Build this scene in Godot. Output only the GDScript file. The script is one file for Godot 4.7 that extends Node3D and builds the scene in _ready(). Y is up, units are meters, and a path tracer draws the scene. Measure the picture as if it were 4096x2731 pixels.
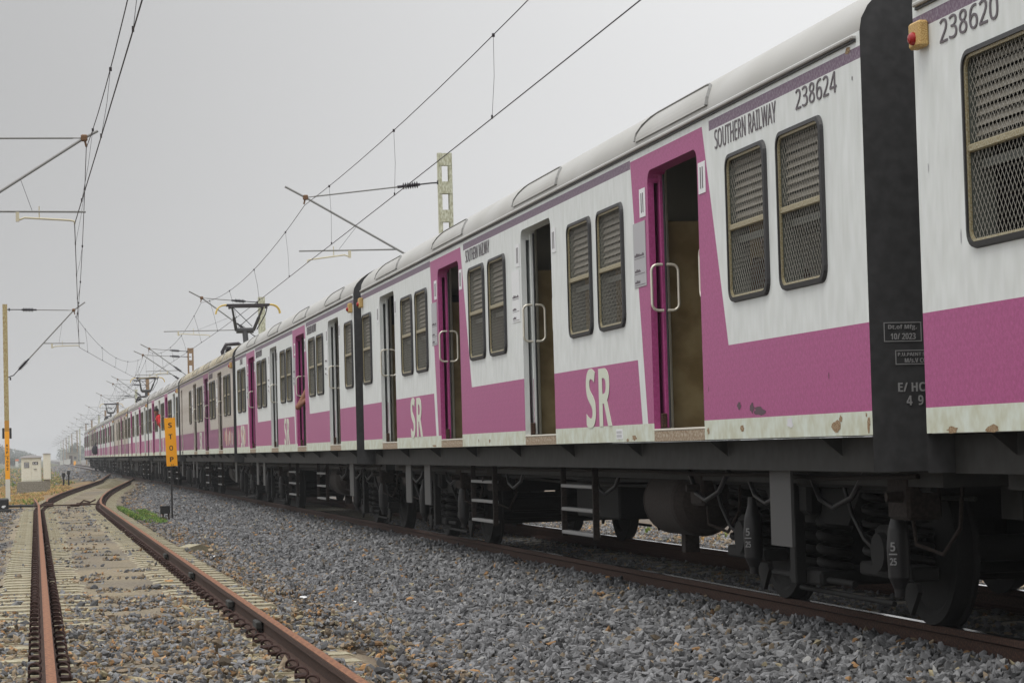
extends Node3D
# Suburban electric train on a straight line, a siding with a trap point beside it, overcast daylight.
# Train rails' top is y = 0, the train runs along -z, x is to the right of the camera's track line.

const CAM_H := 1.2011
const YAW := 0.2044
const PITCH := 0.0452
const ROLL := 0.0267
const VFOV := 16.787
const SIDE := 4.615            # x of the coaches' near side
const HALF := 1.829            # half width of a coach
const TRACK := 6.444           # x of the train track's centre
const FIRST := 12.333          # distance of the near end of coach 238624
const PITCH_M := 21.336        # coach to coach
const LEN := 20.53             # body length
const SID_Y := -0.134          # rail top of the siding
const SID_X := 0.945           # centre of the siding while it runs straight

var rng := RandomNumberGenerator.new()
var mats := {}
var texs := {}
var meshes := {}
var used := {}

# ------------------------------------------------------------------ mesh building
class MB:
	var v := PackedVector3Array()
	var n := PackedVector3Array()
	var c := PackedColorArray()
	var col := Color(1, 1, 1)
	var colored := false

	func tri(a: Vector3, b: Vector3, d: Vector3, out: Vector3) -> void:
		var f := (d - a).cross(b - a)
		if f.length_squared() < 1e-16:
			return
		if f.dot(out) < 0.0:
			var t := b
			b = d
			d = t
			f = -f
		f = f.normalized()
		v.append(a); v.append(b); v.append(d)
		n.append(f); n.append(f); n.append(f)
		if colored:
			c.append(col); c.append(col); c.append(col)

	func tri_s(a: Vector3, b: Vector3, d: Vector3, na: Vector3, nb: Vector3, nd: Vector3) -> void:
		var f := (d - a).cross(b - a)
		if f.length_squared() < 1e-16:
			return
		if f.dot(na + nb + nd) < 0.0:
			var t := b
			b = d
			d = t
			t = nb
			nb = nd
			nd = t
		v.append(a); v.append(b); v.append(d)
		n.append(na); n.append(nb); n.append(nd)
		if colored:
			c.append(col); c.append(col); c.append(col)

	func quad(a: Vector3, b: Vector3, d: Vector3, e: Vector3, out: Vector3) -> void:
		tri(a, b, d, out)
		tri(a, d, e, out)

	# a box from corner to corner, with its edges cut by bev
	func box(lo: Vector3, hi: Vector3, bev := 0.0) -> void:
		hull(lo, hi, Basis(), Vector3.ZERO, bev)

	func hull(lo: Vector3, hi: Vector3, bas: Basis, at: Vector3, bev := 0.0) -> void:
		var mid := (lo + hi) * 0.5
		var h := (hi - lo) * 0.5
		for ax in 3:
			for sg in [-1.0, 1.0]:
				var u := (ax + 1) % 3
				var w := (ax + 2) % 3
				var pts := []
				for k in [[-1, -1], [1, -1], [1, 1], [-1, 1]]:
					var q := Vector3.ZERO
					q[ax] = h[ax] * sg
					q[u] = (h[u] - bev) * k[0]
					q[w] = (h[w] - bev) * k[1]
					pts.append(at + bas * (mid + q))
				var o := Vector3.ZERO
				o[ax] = sg
				quad(pts[0], pts[1], pts[2], pts[3], bas * o)
		if bev <= 0.0:
			return
		for ax in 3:
			var u := (ax + 1) % 3
			var w := (ax + 2) % 3
			for su in [-1.0, 1.0]:
				for sw in [-1.0, 1.0]:
					var p := []
					for k in [[-1, 0], [1, 0], [1, 1], [-1, 1]]:
						var q := Vector3.ZERO
						q[ax] = (h[ax] - bev) * k[0]
						q[u] = (h[u] - (bev if k[1] == 1 else 0.0)) * su
						q[w] = (h[w] - (bev if k[1] == 0 else 0.0)) * sw
						p.append(at + bas * (mid + q))
					var o := Vector3.ZERO
					o[u] = su
					o[w] = sw
					quad(p[0], p[1], p[2], p[3], bas * o)
		for sx in [-1.0, 1.0]:
			for sy in [-1.0, 1.0]:
				for sz in [-1.0, 1.0]:
					var sgn := Vector3(sx, sy, sz)
					var a := Vector3(h.x, h.y - bev, h.z - bev) * sgn
					var b := Vector3(h.x - bev, h.y, h.z - bev) * sgn
					var d := Vector3(h.x - bev, h.y - bev, h.z) * sgn
					tri(at + bas * (mid + a), at + bas * (mid + b), at + bas * (mid + d), bas * sgn)

	func tube(pts: Array, r: float, sides := 6, closed := false, r2 := -1.0) -> void:
		var m := pts.size()
		var rings := []
		var prev := Vector3.ZERO
		for i in m:
			var a: Vector3 = pts[i - 1] if i > 0 else (pts[m - 1] if closed else pts[0])
			var b: Vector3 = pts[i + 1] if i < m - 1 else (pts[0] if closed else pts[m - 1])
			var t := (b - a).normalized()
			var up := prev
			if up == Vector3.ZERO:
				up = Vector3.UP if absf(t.y) < 0.9 else Vector3.RIGHT
			var u := (up - t * up.dot(t)).normalized()
			prev = u
			var w := t.cross(u)
			var rr := r if r2 < 0.0 else lerpf(r, r2, float(i) / (m - 1))
			var ring := []
			for k in sides:
				var g := TAU * k / sides
				ring.append([pts[i] + (u * cos(g) + w * sin(g)) * rr, u * cos(g) + w * sin(g)])
			rings.append(ring)
		for i in (m if closed else m - 1):
			var ra: Array = rings[i]
			var rb: Array = rings[(i + 1) % m]
			for k in sides:
				var k2 := (k + 1) % sides
				tri_s(ra[k][0], ra[k2][0], rb[k2][0], ra[k][1], ra[k2][1], rb[k2][1])
				tri_s(ra[k][0], rb[k2][0], rb[k][0], ra[k][1], rb[k2][1], rb[k][1])
		if not closed:
			for e in [0, m - 1]:
				var out: Vector3 = pts[0] - pts[1] if e == 0 else pts[m - 1] - pts[m - 2]
				for k in sides:
					tri(pts[e], rings[e][k][0], rings[e][(k + 1) % sides][0], out)

	# profile: array of Vector2(radius, along), turned about the axis from `at` in direction `dir`
	func lathe(prof: Array, at: Vector3, dir: Vector3, sides := 16) -> void:
		var t := dir.normalized()
		var u := (Vector3.UP if absf(t.y) < 0.9 else Vector3.RIGHT)
		u = (u - t * u.dot(t)).normalized()
		var w := t.cross(u)
		for i in prof.size() - 1:
			var p: Vector2 = prof[i]
			var q: Vector2 = prof[i + 1]
			var dn := Vector2(q.y - p.y, -(q.x - p.x)).normalized()
			for k in sides:
				var g1 := TAU * k / sides
				var g2 := TAU * (k + 1) / sides
				var d1 := u * cos(g1) + w * sin(g1)
				var d2 := u * cos(g2) + w * sin(g2)
				var a := at + d1 * p.x + t * p.y
				var b := at + d2 * p.x + t * p.y
				var cc := at + d2 * q.x + t * q.y
				var dd := at + d1 * q.x + t * q.y
				var n1 := (d1 * dn.x + t * dn.y).normalized()
				var n2 := (d2 * dn.x + t * dn.y).normalized()
				tri_s(a, b, cc, n1, n2, n2)
				tri_s(a, cc, dd, n1, n2, n1)

	# a convex or concave flat outline (2D) put on the plane o + x*u + y*w and given depth along nrm
	func slab(poly: PackedVector2Array, o: Vector3, u: Vector3, w: Vector3, nrm: Vector3, depth := 0.0) -> void:
		var ix := Geometry2D.triangulate_polygon(poly)
		for i in range(0, ix.size(), 3):
			var p := []
			for k in 3:
				var q := poly[ix[i + k]]
				p.append(o + u * q.x + w * q.y)
			tri(p[0], p[1], p[2], nrm)
			if depth > 0.0:
				tri(p[0] - nrm * depth, p[1] - nrm * depth, p[2] - nrm * depth, -nrm)
		if depth > 0.0:
			var cw := Geometry2D.is_polygon_clockwise(poly)
			for i in poly.size():
				var a := poly[i]
				var b := poly[(i + 1) % poly.size()]
				var e := b - a
				var on := Vector2(e.y, -e.x) * (-1.0 if cw else 1.0)
				var pa := o + u * a.x + w * a.y
				var pb := o + u * b.x + w * b.y
				quad(pa, pb, pb - nrm * depth, pa - nrm * depth, u * on.x + w * on.y)

	# the band between two outlines that have the same number of points
	func ring(a: PackedVector2Array, b: PackedVector2Array, o: Vector3, u: Vector3, w: Vector3, nrm: Vector3, ha := 0.0, hb := 0.0) -> void:
		var m := a.size()
		for i in m:
			var j := (i + 1) % m
			var p1 := o + u * a[i].x + w * a[i].y + nrm * ha
			var p2 := o + u * a[j].x + w * a[j].y + nrm * ha
			var q2 := o + u * b[j].x + w * b[j].y + nrm * hb
			var q1 := o + u * b[i].x + w * b[i].y + nrm * hb
			var cen := (a[i] + b[i]) * 0.0
			var outward := (u * (a[i].x - cen.x) + w * (a[i].y - cen.y)).normalized()
			var hint := nrm * (a[i].distance_to(b[i])) + outward * (hb - ha) * -1.0
			if a[i].distance_to(b[i]) < 1e-6:
				hint = outward if a[i].length() > 0.0 else nrm
			quad(p1, p2, q2, q1, hint)

	func mesh() -> ArrayMesh:
		var m := ArrayMesh.new()
		var arr := []
		arr.resize(Mesh.ARRAY_MAX)
		arr[Mesh.ARRAY_VERTEX] = v
		arr[Mesh.ARRAY_NORMAL] = n
		if colored:
			arr[Mesh.ARRAY_COLOR] = c
		m.add_surface_from_arrays(Mesh.PRIMITIVE_TRIANGLES, arr)
		return m


func rounded(w: float, h: float, r: float, seg := 4) -> PackedVector2Array:
	var p := PackedVector2Array()
	for k in 4:
		var cx: float = (w * 0.5 - r) * [1, -1, -1, 1][k]
		var cy: float = (h * 0.5 - r) * [1, 1, -1, -1][k]
		for i in seg + 1:
			var g := PI * 0.5 * (k + float(i) / seg)
			p.append(Vector2(cx + r * cos(g), cy + r * sin(g)))
	return p


func shifted(p: PackedVector2Array, by: Vector2) -> PackedVector2Array:
	var o := PackedVector2Array()
	for q in p:
		o.append(q + by)
	return o


func numbered(called: String) -> String:
	var k: int = used.get(called, 0)
	used[called] = k + 1
	return called if k == 0 else "%s_%03d" % [called, k]


func part(called: String, mesh: Mesh, m: Material, parent: Node, at := Vector3.ZERO, bas := Basis()) -> MeshInstance3D:
	var o := MeshInstance3D.new()
	o.name = called
	o.mesh = mesh
	o.material_override = m
	o.transform = Transform3D(bas, at)
	parent.add_child(o, true)
	return o


func thing(called: String, label: String, category: String, at := Vector3.ZERO, group := "", kind := "") -> Node3D:
	var o := Node3D.new()
	o.name = numbered(called)
	add_child(o)
	o.position = at
	tag(o, label, category, group, kind)
	return o


func tag(o: Node, label: String, category: String, group := "", kind := "") -> void:
	if label:
		o.set_meta("label", label)
	if category:
		o.set_meta("category", category)
	if group:
		o.set_meta("group", group)
	if kind:
		o.set_meta("kind", kind)


func single(called: String, mesh: Mesh, m: Material, label: String, category: String, at := Vector3.ZERO, group := "", kind := "", bas := Basis()) -> MeshInstance3D:
	var o := part(numbered(called), mesh, m, self, at, bas)
	tag(o, label, category, group, kind)
	return o


func text(called: String, s: String, m: Material, parent: Node, at: Vector3, bas: Basis, high: float, wide: float, bold := true) -> MeshInstance3D:
	var key := "text" + s + str(bold)
	if not meshes.has(key):
		var t := TextMesh.new()
		var f := SystemFont.new()
		f.font_names = PackedStringArray(["Droid Sans"])
		f.font_weight = 700 if bold else 400
		t.font = f
		t.text = s
		t.font_size = 64
		t.pixel_size = 0.01
		t.depth = 0.01
		t.curve_step = 2.0
		meshes[key] = t
	var tm: TextMesh = meshes[key]
	var bb := tm.get_aabb()
	var k := Vector3(wide / maxf(bb.size.x, 0.01), high / maxf(bb.size.y, 0.01), 0.3)
	var b2 := bas * Basis.from_scale(k)
	var cen := bb.get_center()
	return part(called, tm, m, parent, at - b2 * Vector3(cen.x, cen.y, 0.0), b2)


# ------------------------------------------------------------------ textures and materials
func noise_tex(key: String, sd: int, freq: float, oct: int, lo: Color, hi: Color, contrast := 1.6, size := 256, second := 0.0) -> ImageTexture:
	if texs.has(key):
		return texs[key]
	var f := FastNoiseLite.new()
	f.seed = sd
	f.frequency = freq
	f.fractal_octaves = oct
	f.noise_type = FastNoiseLite.TYPE_SIMPLEX_SMOOTH
	var a := f.get_seamless_image(size, size).get_data()
	var b := a
	if second > 0.0:
		f.seed = sd + 7
		f.frequency = second
		f.fractal_octaves = 2
		b = f.get_seamless_image(size, size).get_data()
	var out := PackedByteArray()
	out.resize(size * size * 3)
	for i in size * size:
		var x := a[i] / 255.0
		if second > 0.0:
			x = x * 0.6 + b[i] / 255.0 * 0.4
		x = clampf((x - 0.5) * contrast + 0.5, 0.0, 1.0)
		var q := lo.lerp(hi, x)
		out[i * 3] = int(q.r * 255.0)
		out[i * 3 + 1] = int(q.g * 255.0)
		out[i * 3 + 2] = int(q.b * 255.0)
	var t := ImageTexture.create_from_image(Image.create_from_data(size, size, false, Image.FORMAT_RGB8, out))
	texs[key] = t
	return t


func mat(key: String, color: Color, rough := 0.7, metal := 0.0, tex: Texture2D = null, scale := Vector3.ONE, vertex := false) -> StandardMaterial3D:
	if mats.has(key):
		return mats[key]
	var m := StandardMaterial3D.new()
	m.resource_name = key
	m.albedo_color = color
	m.roughness = rough
	m.metallic = metal
	if tex:
		m.albedo_texture = tex
		m.uv1_triplanar = true
		m.uv1_world_triplanar = true
		m.uv1_scale = scale
	m.vertex_color_use_as_albedo = vertex
	mats[key] = m
	return m


func ripple(key: String, tex_key: String, strength: float) -> void:
	# uneven sheet metal: a normal map from noise
	if not texs.has(tex_key):
		var f := FastNoiseLite.new()
		f.seed = 61
		f.frequency = 0.018
		f.fractal_octaves = 3
		var im := f.get_seamless_image(256, 256)
		im.convert(Image.FORMAT_RGBA8)
		im.bump_map_to_normal_map(6.0)
		texs[tex_key] = ImageTexture.create_from_image(im)
	mats[key].normal_enabled = true
	mats[key].normal_texture = texs[tex_key]
	mats[key].normal_scale = strength


func rgb(r: int, g: int, b: int) -> Color:
	return Color(r / 255.0, g / 255.0, b / 255.0)


func make_materials() -> void:
	var grime := noise_tex("grime", 11, 0.035, 4, rgb(238, 239, 236), rgb(255, 255, 255), 1.4, 256, 0.05)
	var grime2 := noise_tex("grime2", 17, 0.03, 4, rgb(176, 160, 150), rgb(252, 250, 246), 2.6, 256, 0.09)
	var mott := noise_tex("mottle", 23, 0.14, 3, rgb(214, 190, 205), rgb(255, 255, 255), 1.8, 256, 0.03)
	var mott2 := noise_tex("mottle2", 29, 0.05, 4, rgb(150, 150, 150), rgb(255, 255, 255), 2.4, 256, 0.16)
	mat("white_paint", rgb(223, 227, 227), 0.42, 0.0, grime, Vector3(0.9, 0.22, 0.9))
	mat("white_paint_dirty", rgb(216, 216, 212), 0.55, 0.0, grime2, Vector3(2.4, 0.16, 2.4))
	mat("magenta_paint", rgb(178, 80, 139), 0.42, 0.0, mott, Vector3(3.5, 3.5, 3.5))
	mat("magenta_paint_dirty", rgb(172, 104, 144), 0.6, 0.0, mott2, Vector3(1.8, 0.3, 1.8))
	mat("skirt_paint", rgb(210, 218, 208), 0.55, 0.0, noise_tex("skirt", 31, 0.05, 4, rgb(232, 226, 212), rgb(255, 255, 255), 1.8, 256, 0.02), Vector3(0.8, 0.6, 0.8))
	mat("stripe_paint", rgb(130, 116, 130), 0.5, 0.0, noise_tex("stripe", 37, 0.1, 3, rgb(205, 180, 205), rgb(255, 255, 255), 2.2), Vector3(1.4, 1.4, 1.4))
	mat("roof_paint", rgb(178, 178, 176), 0.6, 0.0, noise_tex("roof", 41, 0.02, 3, rgb(238, 237, 234), rgb(255, 255, 255), 1.4), Vector3(0.25, 0.25, 0.12))
	mat("roof_paint_dirty", rgb(190, 184, 168), 0.7, 0.0, noise_tex("roof2", 43, 0.05, 4, rgb(170, 160, 138), rgb(255, 255, 252), 2.2, 256, 0.02), Vector3(0.8, 0.8, 0.5))
	mat("charcoal_paint", rgb(62, 62, 63), 0.55, 0.0, noise_tex("charcoal", 47, 0.05, 3, rgb(215, 215, 215), rgb(255, 255, 255), 1.6), Vector3(0.8, 0.8, 0.8))
	mat("underframe", rgb(40, 40, 38), 0.75, 0.0, noise_tex("under", 53, 0.03, 4, rgb(205, 200, 195), rgb(255, 255, 255), 2.0), Vector3(0.8, 0.8, 0.8))
	mat("bogie_steel", rgb(13, 12, 11), 0.8, 0.0, noise_tex("bogie", 59, 0.07, 4, rgb(150, 130, 115), rgb(255, 255, 255), 2.0), Vector3(1.6, 1.6, 1.6))
	mat("bogie_dust", rgb(42, 33, 27), 0.9, 0.0, noise_tex("bogie2", 61, 0.07, 4, rgb(150, 120, 100), rgb(255, 255, 255), 2.0), Vector3(1.6, 1.6, 1.6))
	mat("grey_plate", rgb(70, 70, 70), 0.6)
	mat("rung_steel", rgb(118, 118, 118), 0.5)
	mat("strip_grey", rgb(132, 132, 130), 0.6)
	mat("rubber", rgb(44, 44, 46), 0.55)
	mat("window_frame", rgb(170, 165, 142), 0.45, 0.3, noise_tex("frame", 67, 0.08, 3, rgb(205, 190, 160), rgb(255, 255, 255), 1.8), Vector3(3, 3, 3))
	mat("wire_mesh", rgb(158, 155, 146), 0.5, 0.2)
	mat("louver", rgb(136, 134, 128), 0.6, 0.0, noise_tex("louver", 71, 0.08, 3, rgb(190, 180, 160), rgb(255, 255, 255), 1.8), Vector3(2, 2, 2))
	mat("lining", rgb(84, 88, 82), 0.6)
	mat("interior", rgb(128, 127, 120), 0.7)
	mat("partition", rgb(146, 130, 94), 0.45, 0.0, noise_tex("partition", 73, 0.04, 4, rgb(212, 202, 186), rgb(255, 255, 255), 1.8), Vector3(0.35, 0.35, 0.35))
	mat("steel_bar", rgb(222, 218, 204), 0.3, 0.35)
	mat("dark_bar", rgb(58, 58, 60), 0.5, 0.2)
	mat("lettering", rgb(98, 92, 98), 0.6)
	mat("white_lettering", rgb(206, 212, 196), 0.6)
	mat("grey_lettering", rgb(140, 140, 140), 0.7)
	mat("notice", rgb(224, 226, 228), 0.5)
	mat("notice_grey", rgb(172, 172, 176), 0.5)
	mat("sill", rgb(176, 164, 146), 0.7, 0.0, noise_tex("sill", 79, 0.06, 4, rgb(190, 170, 150), rgb(255, 255, 255), 2.0), Vector3(2, 2, 2))
	mat("lamp_yellow", rgb(214, 190, 132), 0.6, 0.0, noise_tex("lampy", 83, 0.09, 3, rgb(190, 160, 120), rgb(255, 255, 255), 2.0), Vector3(6, 6, 6))
	mat("red_lens", rgb(150, 20, 20), 0.15)
	mat("rust_rail", rgb(156, 112, 80), 0.85, 0.0, noise_tex("rust", 89, 0.06, 5, rgb(150, 128, 130), rgb(255, 250, 240), 2.0, 256, 0.2), Vector3(1.5, 1.5, 1.5))
	mat("rust_dark", rgb(78, 52, 38), 0.9, 0.0, noise_tex("rustd", 97, 0.07, 4, rgb(130, 110, 100), rgb(255, 255, 255), 2.0), Vector3(2.5, 2.5, 2.5))
	mat("clip_rust", rgb(70, 42, 34), 0.85, 0.0, noise_tex("clipr", 101, 0.1, 3, rgb(130, 110, 100), rgb(255, 255, 255), 2.0), Vector3(9, 9, 9))
	mat("bright_steel", rgb(214, 214, 214), 0.2, 1.0)
	mat("concrete", rgb(180, 175, 156), 0.92, 0.0, noise_tex("concrete", 103, 0.05, 5, rgb(188, 180, 160), rgb(255, 255, 252), 1.9, 256, 0.22), Vector3(0.9, 0.9, 0.9))
	mat("concrete_grey", rgb(160, 156, 146), 0.92, 0.0, noise_tex("concreteg", 107, 0.05, 5, rgb(180, 176, 164), rgb(255, 255, 255), 1.9, 256, 0.22), Vector3(0.9, 0.9, 0.9))
	mat("mast_cream", rgb(206, 208, 188), 0.6, 0.0, noise_tex("mast", 109, 0.06, 4, rgb(200, 196, 180), rgb(255, 255, 255), 1.8), Vector3(1.2, 0.5, 1.2))
	mat("mast_rusty", rgb(168, 146, 118), 0.75, 0.0, noise_tex("mastr", 113, 0.06, 4, rgb(190, 150, 110), rgb(240, 245, 235), 2.2), Vector3(2.0, 0.7, 2.0))
	mat("galvanised", rgb(132, 132, 130), 0.55, 0.2)
	mat("mast_khaki", rgb(188, 180, 142), 0.7, 0.0, noise_tex("mastk", 151, 0.06, 4, rgb(205, 180, 140), rgb(250, 250, 245), 2.0), Vector3(1.5, 0.5, 1.5))
	mat("wire_dark", rgb(46, 38, 44), 0.6, 0.2)
	mat("insulator", rgb(40, 34, 42), 0.25)
	mat("clamp_brown", rgb(110, 80, 52), 0.6, 0.3)
	mat("yellow_arm", rgb(198, 190, 164), 0.5)
	mat("horn_yellow", rgb(206, 178, 92), 0.5)
	mat("sign_orange", rgb(255, 178, 6), 0.45, 0.0, noise_tex("signo", 127, 0.06, 3, rgb(246, 232, 220), rgb(255, 255, 255), 1.4), Vector3(2, 2, 2))
	mat("sign_black", rgb(38, 30, 26), 0.6)
	mat("black_post", rgb(40, 38, 38), 0.6)
	mat("pole_yellow", rgb(250, 172, 22), 0.55)
	mat("pole_ochre", rgb(190, 136, 40), 0.6)
	mat("pole_white", rgb(206, 206, 198), 0.6)
	mat("cabinet_paint", rgb(240, 240, 232), 0.55, 0.0, noise_tex("cabinet", 131, 0.07, 4, rgb(228, 222, 200), rgb(255, 255, 255), 2.0), Vector3(1.5, 1.5, 1.5))
	mat("cabinet_roof", rgb(196, 196, 200), 0.5)
	mat("plate_black", rgb(52, 50, 56), 0.5)
	mat("machine_black", rgb(26, 25, 26), 0.5)
	mat("brown_skin", rgb(134, 88, 64), 0.6)
	mat("hair", rgb(24, 20, 20), 0.7)
	mat("red_cloth", rgb(206, 34, 44), 0.8)
	mat("dark_cloth", rgb(42, 40, 50), 0.85)
	mat("orange_cloth", rgb(226, 120, 66), 0.8)
	mat("maroon_cloth", rgb(120, 62, 50), 0.8)
	mat("white_litter", rgb(226, 228, 228), 0.6)
	mat("stain_rust", rgb(166, 146, 118), 0.8, 0.0, texs["sill"], Vector3(4, 4, 4))
	mat("stain_orange", rgb(186, 118, 92), 0.8)
	mat("stain_streak", rgb(206, 200, 190), 0.8)
	mat("stain_dark", rgb(92, 72, 82), 0.8)
	mat("stain_pale", rgb(208, 208, 212), 0.7)
	mat("stone", Color(1, 1, 1), 0.92, 0.0, noise_tex("stone", 137, 0.07, 4, rgb(205, 205, 205), rgb(255, 255, 255), 1.8), Vector3(9, 9, 9), true)
	mat("grass", Color(1, 1, 1), 0.8, 0.0, null, Vector3.ONE, true)
	mats["grass"].backlight_enabled = true
	mats["grass"].backlight = Color(0.25, 0.25, 0.2)
	mat("ground", Color(1, 1, 1), 0.97, 0.0, noise_tex("ground", 139, 0.05, 5, rgb(170, 160, 148), rgb(255, 255, 255), 2.0, 512, 0.3), Vector3(0.7, 0.7, 0.7), true)
	mat("hut_wall", rgb(176, 170, 158), 0.85, 0.0, texs["concreteg"], Vector3(0.4, 0.4, 0.4))
	mat("leaf_far", Color(1, 1, 1), 0.9, 0.0, null, Vector3.ONE, true)
	for q in ["white_paint", "white_paint_dirty", "magenta_paint_dirty", "roof_paint", "roof_paint_dirty", "charcoal_paint", "cabinet_paint"]:
		ripple(q, "ripple", 0.12)
	mat("bark", rgb(92, 78, 62), 0.9)


# ------------------------------------------------------------------ the land
func sid_centre(zf: float) -> float:
	# the siding runs straight, then swings over to the train's track
	if zf <= 66.0:
		return SID_X
	var pts := [[66.0, 0.945], [74.0, 1.12], [84.0, 1.50], [95.8, 2.10], [107.0, 2.80], [117.6, 3.52], [131.0, 4.42], [144.4, 4.95], [160.0, 5.75], [176.0, 6.444]]
	pts[7][1] = 5.02
	for i in pts.size() - 1:
		if zf <= pts[i + 1][0]:
			var t: float = (zf - pts[i][0]) / (pts[i + 1][0] - pts[i][0])
			var m0: float = (pts[i + 1][1] - pts[maxi(i - 1, 0)][1]) / (pts[i + 1][0] - pts[maxi(i - 1, 0)][0])
			var j := mini(i + 2, pts.size() - 1)
			var m1: float = (pts[j][1] - pts[i][1]) / (pts[j][0] - pts[i][0])
			if i == 0:
				m0 = 0.0
			var h: float = pts[i + 1][0] - pts[i][0]
			var t2 := t * t
			var t3 := t2 * t
			return (2 * t3 - 3 * t2 + 1) * pts[i][1] + (t3 - 2 * t2 + t) * h * m0 + (-2 * t3 + 3 * t2) * pts[i + 1][1] + (t3 - t2) * h * m1
	return TRACK


func sid_top(zf: float) -> float:
	return lerpf(SID_Y, 0.0, smoothstep(95.0, 165.0, zf))


var hills: FastNoiseLite

func land(x: float, zf: float) -> float:
	# height of the ground
	var sc := sid_centre(clampf(zf, 0.0, 170.0))
	var bed := sid_top(zf) - 0.187
	var y := -0.5
	var toe := minf(sc + 1.75, 4.6)
	if x < sc - 1.7:
		y = lerpf(bed - 0.08, -0.5, smoothstep(0.0, 2.5, sc - 1.7 - x))
		if zf > 170.0:
			y = lerpf(-0.24, -0.7, smoothstep(2.6, 5.5, TRACK - x))
	elif x <= toe and zf <= 176.0:
		y = bed - 0.14 * smoothstep(sc + 1.36, toe, x) - 0.08 * smoothstep(sc - 1.36, sc - 1.7, x)
	elif x < 4.95:
		var t := (x - toe) / maxf(4.95 - toe, 0.1)
		y = lerpf(bed - 0.14, -0.185, smoothstep(0.0, 1.0, t))
		if zf > 176.0:
			y = lerpf(-0.24, -0.7, smoothstep(2.6, 5.5, TRACK - x))
	elif x < 8.3:
		y = -0.185
		if x > 5.7 and x < 7.2:
			y = -0.2
	else:
		y = lerpf(-0.185, -0.62, smoothstep(8.3, 10.6, x))
	if x > 4.5 and x < 5.56:
		y += 0.04 * smoothstep(4.6, 5.3, x)      # the shoulder stands up against the rail
	if absf(x - TRACK) > 7.0:
		y += hills.get_noise_2d(x * 3.0, zf * 3.0) * 0.12
	return y + hills.get_noise_2d(x * 14.0, zf * 14.0) * (0.008 if absf(x - sc) < 1.5 else 0.02)


func build_land() -> void:
	hills = FastNoiseLite.new()
	hills.seed = 5
	hills.frequency = 0.05
	var patch := FastNoiseLite.new()
	patch.seed = 9
	patch.frequency = 0.16
	patch.fractal_octaves = 4
	var xs := [-5000.0, -2200.0, -1000.0, -500.0, -250.0, -130.0, -75.0, -45.0, -30.0, -22.0, -16.0, -12.0, -9.5, -7.5]
	var x := -6.0
	while x < 13.01:
		xs.append(x)
		x += 0.25
	xs.append_array([15.0, 19.0, 25.0, 35.0, 60.0, 110.0, 220.0, 450.0, 1000.0, 2200.0, 5000.0])
	var zs := [-60.0, -20.0, -5.0, 2.0]
	var z := 6.0
	while z < 70.0:
		zs.append(z)
		z += 0.6
	while z < 200.0:
		zs.append(z)
		z += 2.0
	while z < 420.0:
		zs.append(z)
		z += 8.0
	zs.append_array([450.0, 500.0, 560.0, 640.0, 750.0, 900.0, 1100.0, 1400.0, 2000.0, 3200.0, 6000.0])
	var vs := PackedVector3Array()
	var cs := PackedColorArray()
	var ix := PackedInt32Array()
	var grey := Color(0.135, 0.132, 0.13)
	var dust := Color(0.33, 0.285, 0.2)
	var dirt := Color(0.19, 0.145, 0.1)
	var dry := Color(0.33, 0.235, 0.1)
	var green := Color(0.09, 0.115, 0.045)
	for zf in zs:
		for xx in xs:
			vs.append(Vector3(xx, land(xx, zf), -zf))
			var sc := sid_centre(clampf(zf, 0.0, 170.0))
			var k := dirt
			var pn := patch.get_noise_2d(xx * 1.7, zf)
			if xx > sc - 1.5 + pn * 0.5 and xx < 9.3 + pn:
				k = grey
				if zf < 176.0 and xx < sc + 1.5:
					k = dust.lerp(grey, clampf(0.4 + pn * 1.6, 0.0, 1.0) * 0.6)
				elif xx < sc + 2.4 and zf < 120.0:
					k = dirt.lerp(grey, clampf((xx - sc - 1.5) / 0.9, 0.0, 1.0))
			elif xx <= sc - 1.5 + pn * 0.5:
				if zf < 78.0:
					k = dirt.lerp(grey, clampf(0.55 + pn * 1.5, 0.0, 1.0))
				elif zf < 150.0:
					k = dry.lerp(dirt, clampf(0.3 + pn * 1.8, 0.0, 1.0))
				else:
					k = dirt.lerp(green, clampf(0.42 + pn * 2.0, 0.0, 1.0))
					if zf > 400.0:
						k = k.lerp(green, 0.4)
			else:
				k = dirt.lerp(green, clampf(0.3 + pn * 1.6, 0.0, 1.0))
				if xx < 22.0:
					k = dirt.lerp(grey, clampf(0.4 + pn * 2.0, 0.0, 1.0))
			cs.append(k)
	var nx := xs.size()
	for i in zs.size() - 1:
		for j in nx - 1:
			var a := i * nx + j
			ix.append_array(PackedInt32Array([a, a + nx, a + nx + 1, a, a + nx + 1, a + 1]))
	var st := SurfaceTool.new()
	st.begin(Mesh.PRIMITIVE_TRIANGLES)
	for i in vs.size():
		st.set_color(cs[i])
		st.add_vertex(vs[i])
	for i in ix:
		st.add_index(i)
	st.generate_normals()
	var am := st.commit()
	var g := part("ground", am, mats["ground"], self)
	tag(g, "", "", "", "structure")


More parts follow.
